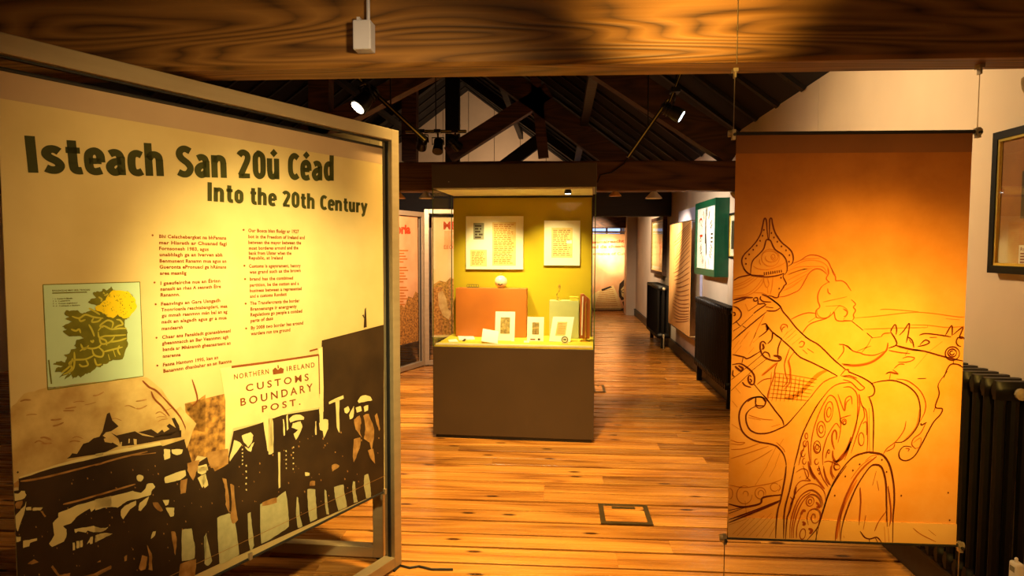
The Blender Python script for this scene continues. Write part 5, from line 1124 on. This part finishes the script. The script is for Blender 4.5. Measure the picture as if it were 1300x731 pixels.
# ------------------------------------------------------------ lights and fixtures that show
M['lampk'] = mat('black_lamp_metal', (.02,.018,.014), .35, .6)
def spotlight(label, pos, aim, s=1.0, bulb='bulb', power=0, ang=70, hang=.22, color=WARM):
    pos = Vector(pos); d = (Vector(aim)-pos).normalized()
    fr = WORLD; t = thing('spotlight', label, 'spotlight', fr, tuple(pos), 'black track spotlights')
    q = lambda k: pos+d*k*s
    MB().tube([q(-.10), q(-.09), q(-.02), q(0), q(.05), q(.055)], [.02*s, .035*s, .04*s, .045*s, .05*s, .05*s], 14).build('housing', M['lampk'], t, smooth=True)
    MB().tube([q(.048), q(.058)], .038*s, 14).build('bulb', M[bulb], t)
    for k in (-.08,-.06,-.04): MB().tube([q(k), q(k+.006)], .046*s, 14).build('cooling_fin', M['lampk'], t)
    sd = d.cross(Vector((0,0,1))).normalized()*.055*s
    g = MB().tube([pos+sd-d*.03, pos+sd+Vector((0,0,.09*s)), pos-sd+Vector((0,0,.09*s)), pos-sd-d*.03], .006*s, 6); g.tube([pos+Vector((0,0,.09*s)), pos+Vector((0,0,hang*s))], .009*s, 8); g.build('yoke', M['lampk'], t)
    MB().box(pos.x-.03*s, pos.x+.03*s, pos.y-.05*s, pos.y+.05*s, pos.z+hang*s, pos.z+(hang+.03)*s).build('track_adapter', M['lampk'], t)
    if power: lamp('SPOT', q(.07), aim, power, color, .03, ang, .9)
    return t
def rail(label, a, b_, w_=.03, mt='lampk', rod=True):
    a = Vector(a); b_ = Vector(b_); t = thing('track_rail', label, 'track', WORLD, tuple((a+b_)/2), 'dark lighting tracks')
    if rod:
        c_ = (a+b_)/2; MB().tube([c_, Vector((c_.x, c_.y, roofz(c_.x)-.1))], .005, 6).build('suspension_rod', M['lampk'], t)
    MB().bar(a, b_, w_, w_).build('rail', M[mt], t); MB().bar(a+Vector((0,-w_*.6,0)), b_+Vector((0,-w_*.6,0)), w_*.25, w_*.25).build('conductor', M['goldm'], t)
    return t
YS = 4.3
rail('dark lighting track slanting down behind the top corner of the cream banner frame', P(YS, 452, 96), P(YS, 540, 178))
s1 = P(YS-.1, 462, 128)
spotlight('lit spotlight glaring over the top rail of the cream banner frame', s1, Vector((s1.x-.5, s1.y-.45, s1.z-.75)), 1.15, power=60, ang=80)
rail('dark lighting track with bright edges left of the hanging spotlight in the roof', P(5.2, 848, 127), P(5.2, 797, 200))
rail('thin dark track rising from the hanging spotlight to the near beam', P(5.2, 866, 88), P(5.2, 850, 130), .02)
s2 = P(5.2, 856, 143)
spotlight('spotlight hanging in the roof dark with a bright crescent of light', s2, Vector((s2.x+.7, s2.y-.12, s2.z-.42)), 1.1, 'bulbc', power=4, ang=60, hang=.13)
for px, py, ax in ((536, 183, (-.3,.8,-.5)), (578, 183, (.5,.6,-.5)), (556, 187, (0,-.4,-.6))):
    s_ = P(6.45, px, py)
    spotlight({536:'leftmost black spotlight of the three above the left end of the case', 578:'rightmost black spotlight of the three above the left end of the case', 556:'middle black spotlight of the three above the left end of the case'}[px], s_, s_+Vector(ax), 1.0, 'lampk', hang=(P(6.45,px,169)[2]-s_.z))
rail('short dark track carrying three spotlights on the second tie beam', P(6.45, 515, 167), P(6.45, 592, 167), .03)
MB().box(-1.3,-1.25,6.54,6.6,2.4,2.5).build('bracket', M['lampk'], bpy.data.objects['track_rail.003']) if False else None
o = MB().tube([P(6.575, 797, 200), P(6.575, 792, 208), P(6.575, 776, 219), P(6.575, 762, 222), P(6.575, 758, 232)], .008, 6).build('black_cable', M['lampk'], base=tuple(P(6.5, 776, 219))); tagit(o, 'black cable drooping across the second tie beam', 'cable')
def pendant(label, Y, px, py, r, mt='white'):
    p = P(Y, px, py); t = thing('pendant_shade', label, 'lamp', WORLD, tuple(p), 'small conical lamps under the second beam')
    MB().lathe(tuple(p), [(r, 0), (r*.96, .01), (r*.22, r*.9), (r*.12, r*1.3)], 20).build('shade', M[mt], t, smooth=True)
    MB().tube([p+Vector((0,0,r*1.2)), Vector((p.x, p.y, zb0+.004))], .012, 8).build('stem', M['lampk'], t); return p
M['orshade'] = mat('amber_shade', (.7,.35,.08), .5)
pendant('small cream conical lamp below the second beam over the corridor', 6.7, 830, 252, .08)
pendant('small amber conical lamp below the second beam right of the case', 6.7, 781, 249, .06, 'orshade')
pendant('small cream lamp under the second beam left of the case', 6.7, 541, 252, .075)
pendant('small amber lamp beside the frame post under the second beam', 6.7, 506, 252, .07, 'orshade')
# junction box on the near beam
c = P(YA-.03, 459, 42); t = thing('junction_box', 'pale grey junction box with conduit on the face of the near beam', 'junction box', WORLD, (c.x, YA, c.z))
A = P(YA-.06, 447.5, 62); B = P(YA-.06, 470, 24)
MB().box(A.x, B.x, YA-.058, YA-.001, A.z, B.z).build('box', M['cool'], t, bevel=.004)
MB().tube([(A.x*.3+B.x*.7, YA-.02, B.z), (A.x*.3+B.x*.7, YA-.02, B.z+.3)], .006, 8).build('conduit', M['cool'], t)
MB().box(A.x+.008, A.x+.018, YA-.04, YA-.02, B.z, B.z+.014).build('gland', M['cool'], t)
# ------------------------------------------------------------ book-keeping: groups of repeats, joined small print
PRINT = ('photo_', 'heading', 'drawing_', 'print_line', 'text_line', 'body_text', 'county_line', 'town_mark', 'map_caption', 'nail_hole', 'numerals', 'figure_print', 'engraved_line', 'painted_band', 'sign_lettering', 'maker_mark', 'caption_text')
GROUPS = {'mounted_document': 'mounted documents on the case back', 'mounted_picture': 'white mounted pictures on the case floor', 'caption_label': 'tiny caption labels in the case',
          'plinth_box': 'painted plinth boxes in the case', 'framed_picture': 'framed pictures on the right wall'}
for o in list(C.objects):
    stem = o.name.split('.')[0]
    if o.parent is not None and stem.startswith(PRINT): o['kind'] = 'stuff'
    if o.parent is None and stem in GROUPS and 'label' in o: o['group'] = GROUPS[stem]
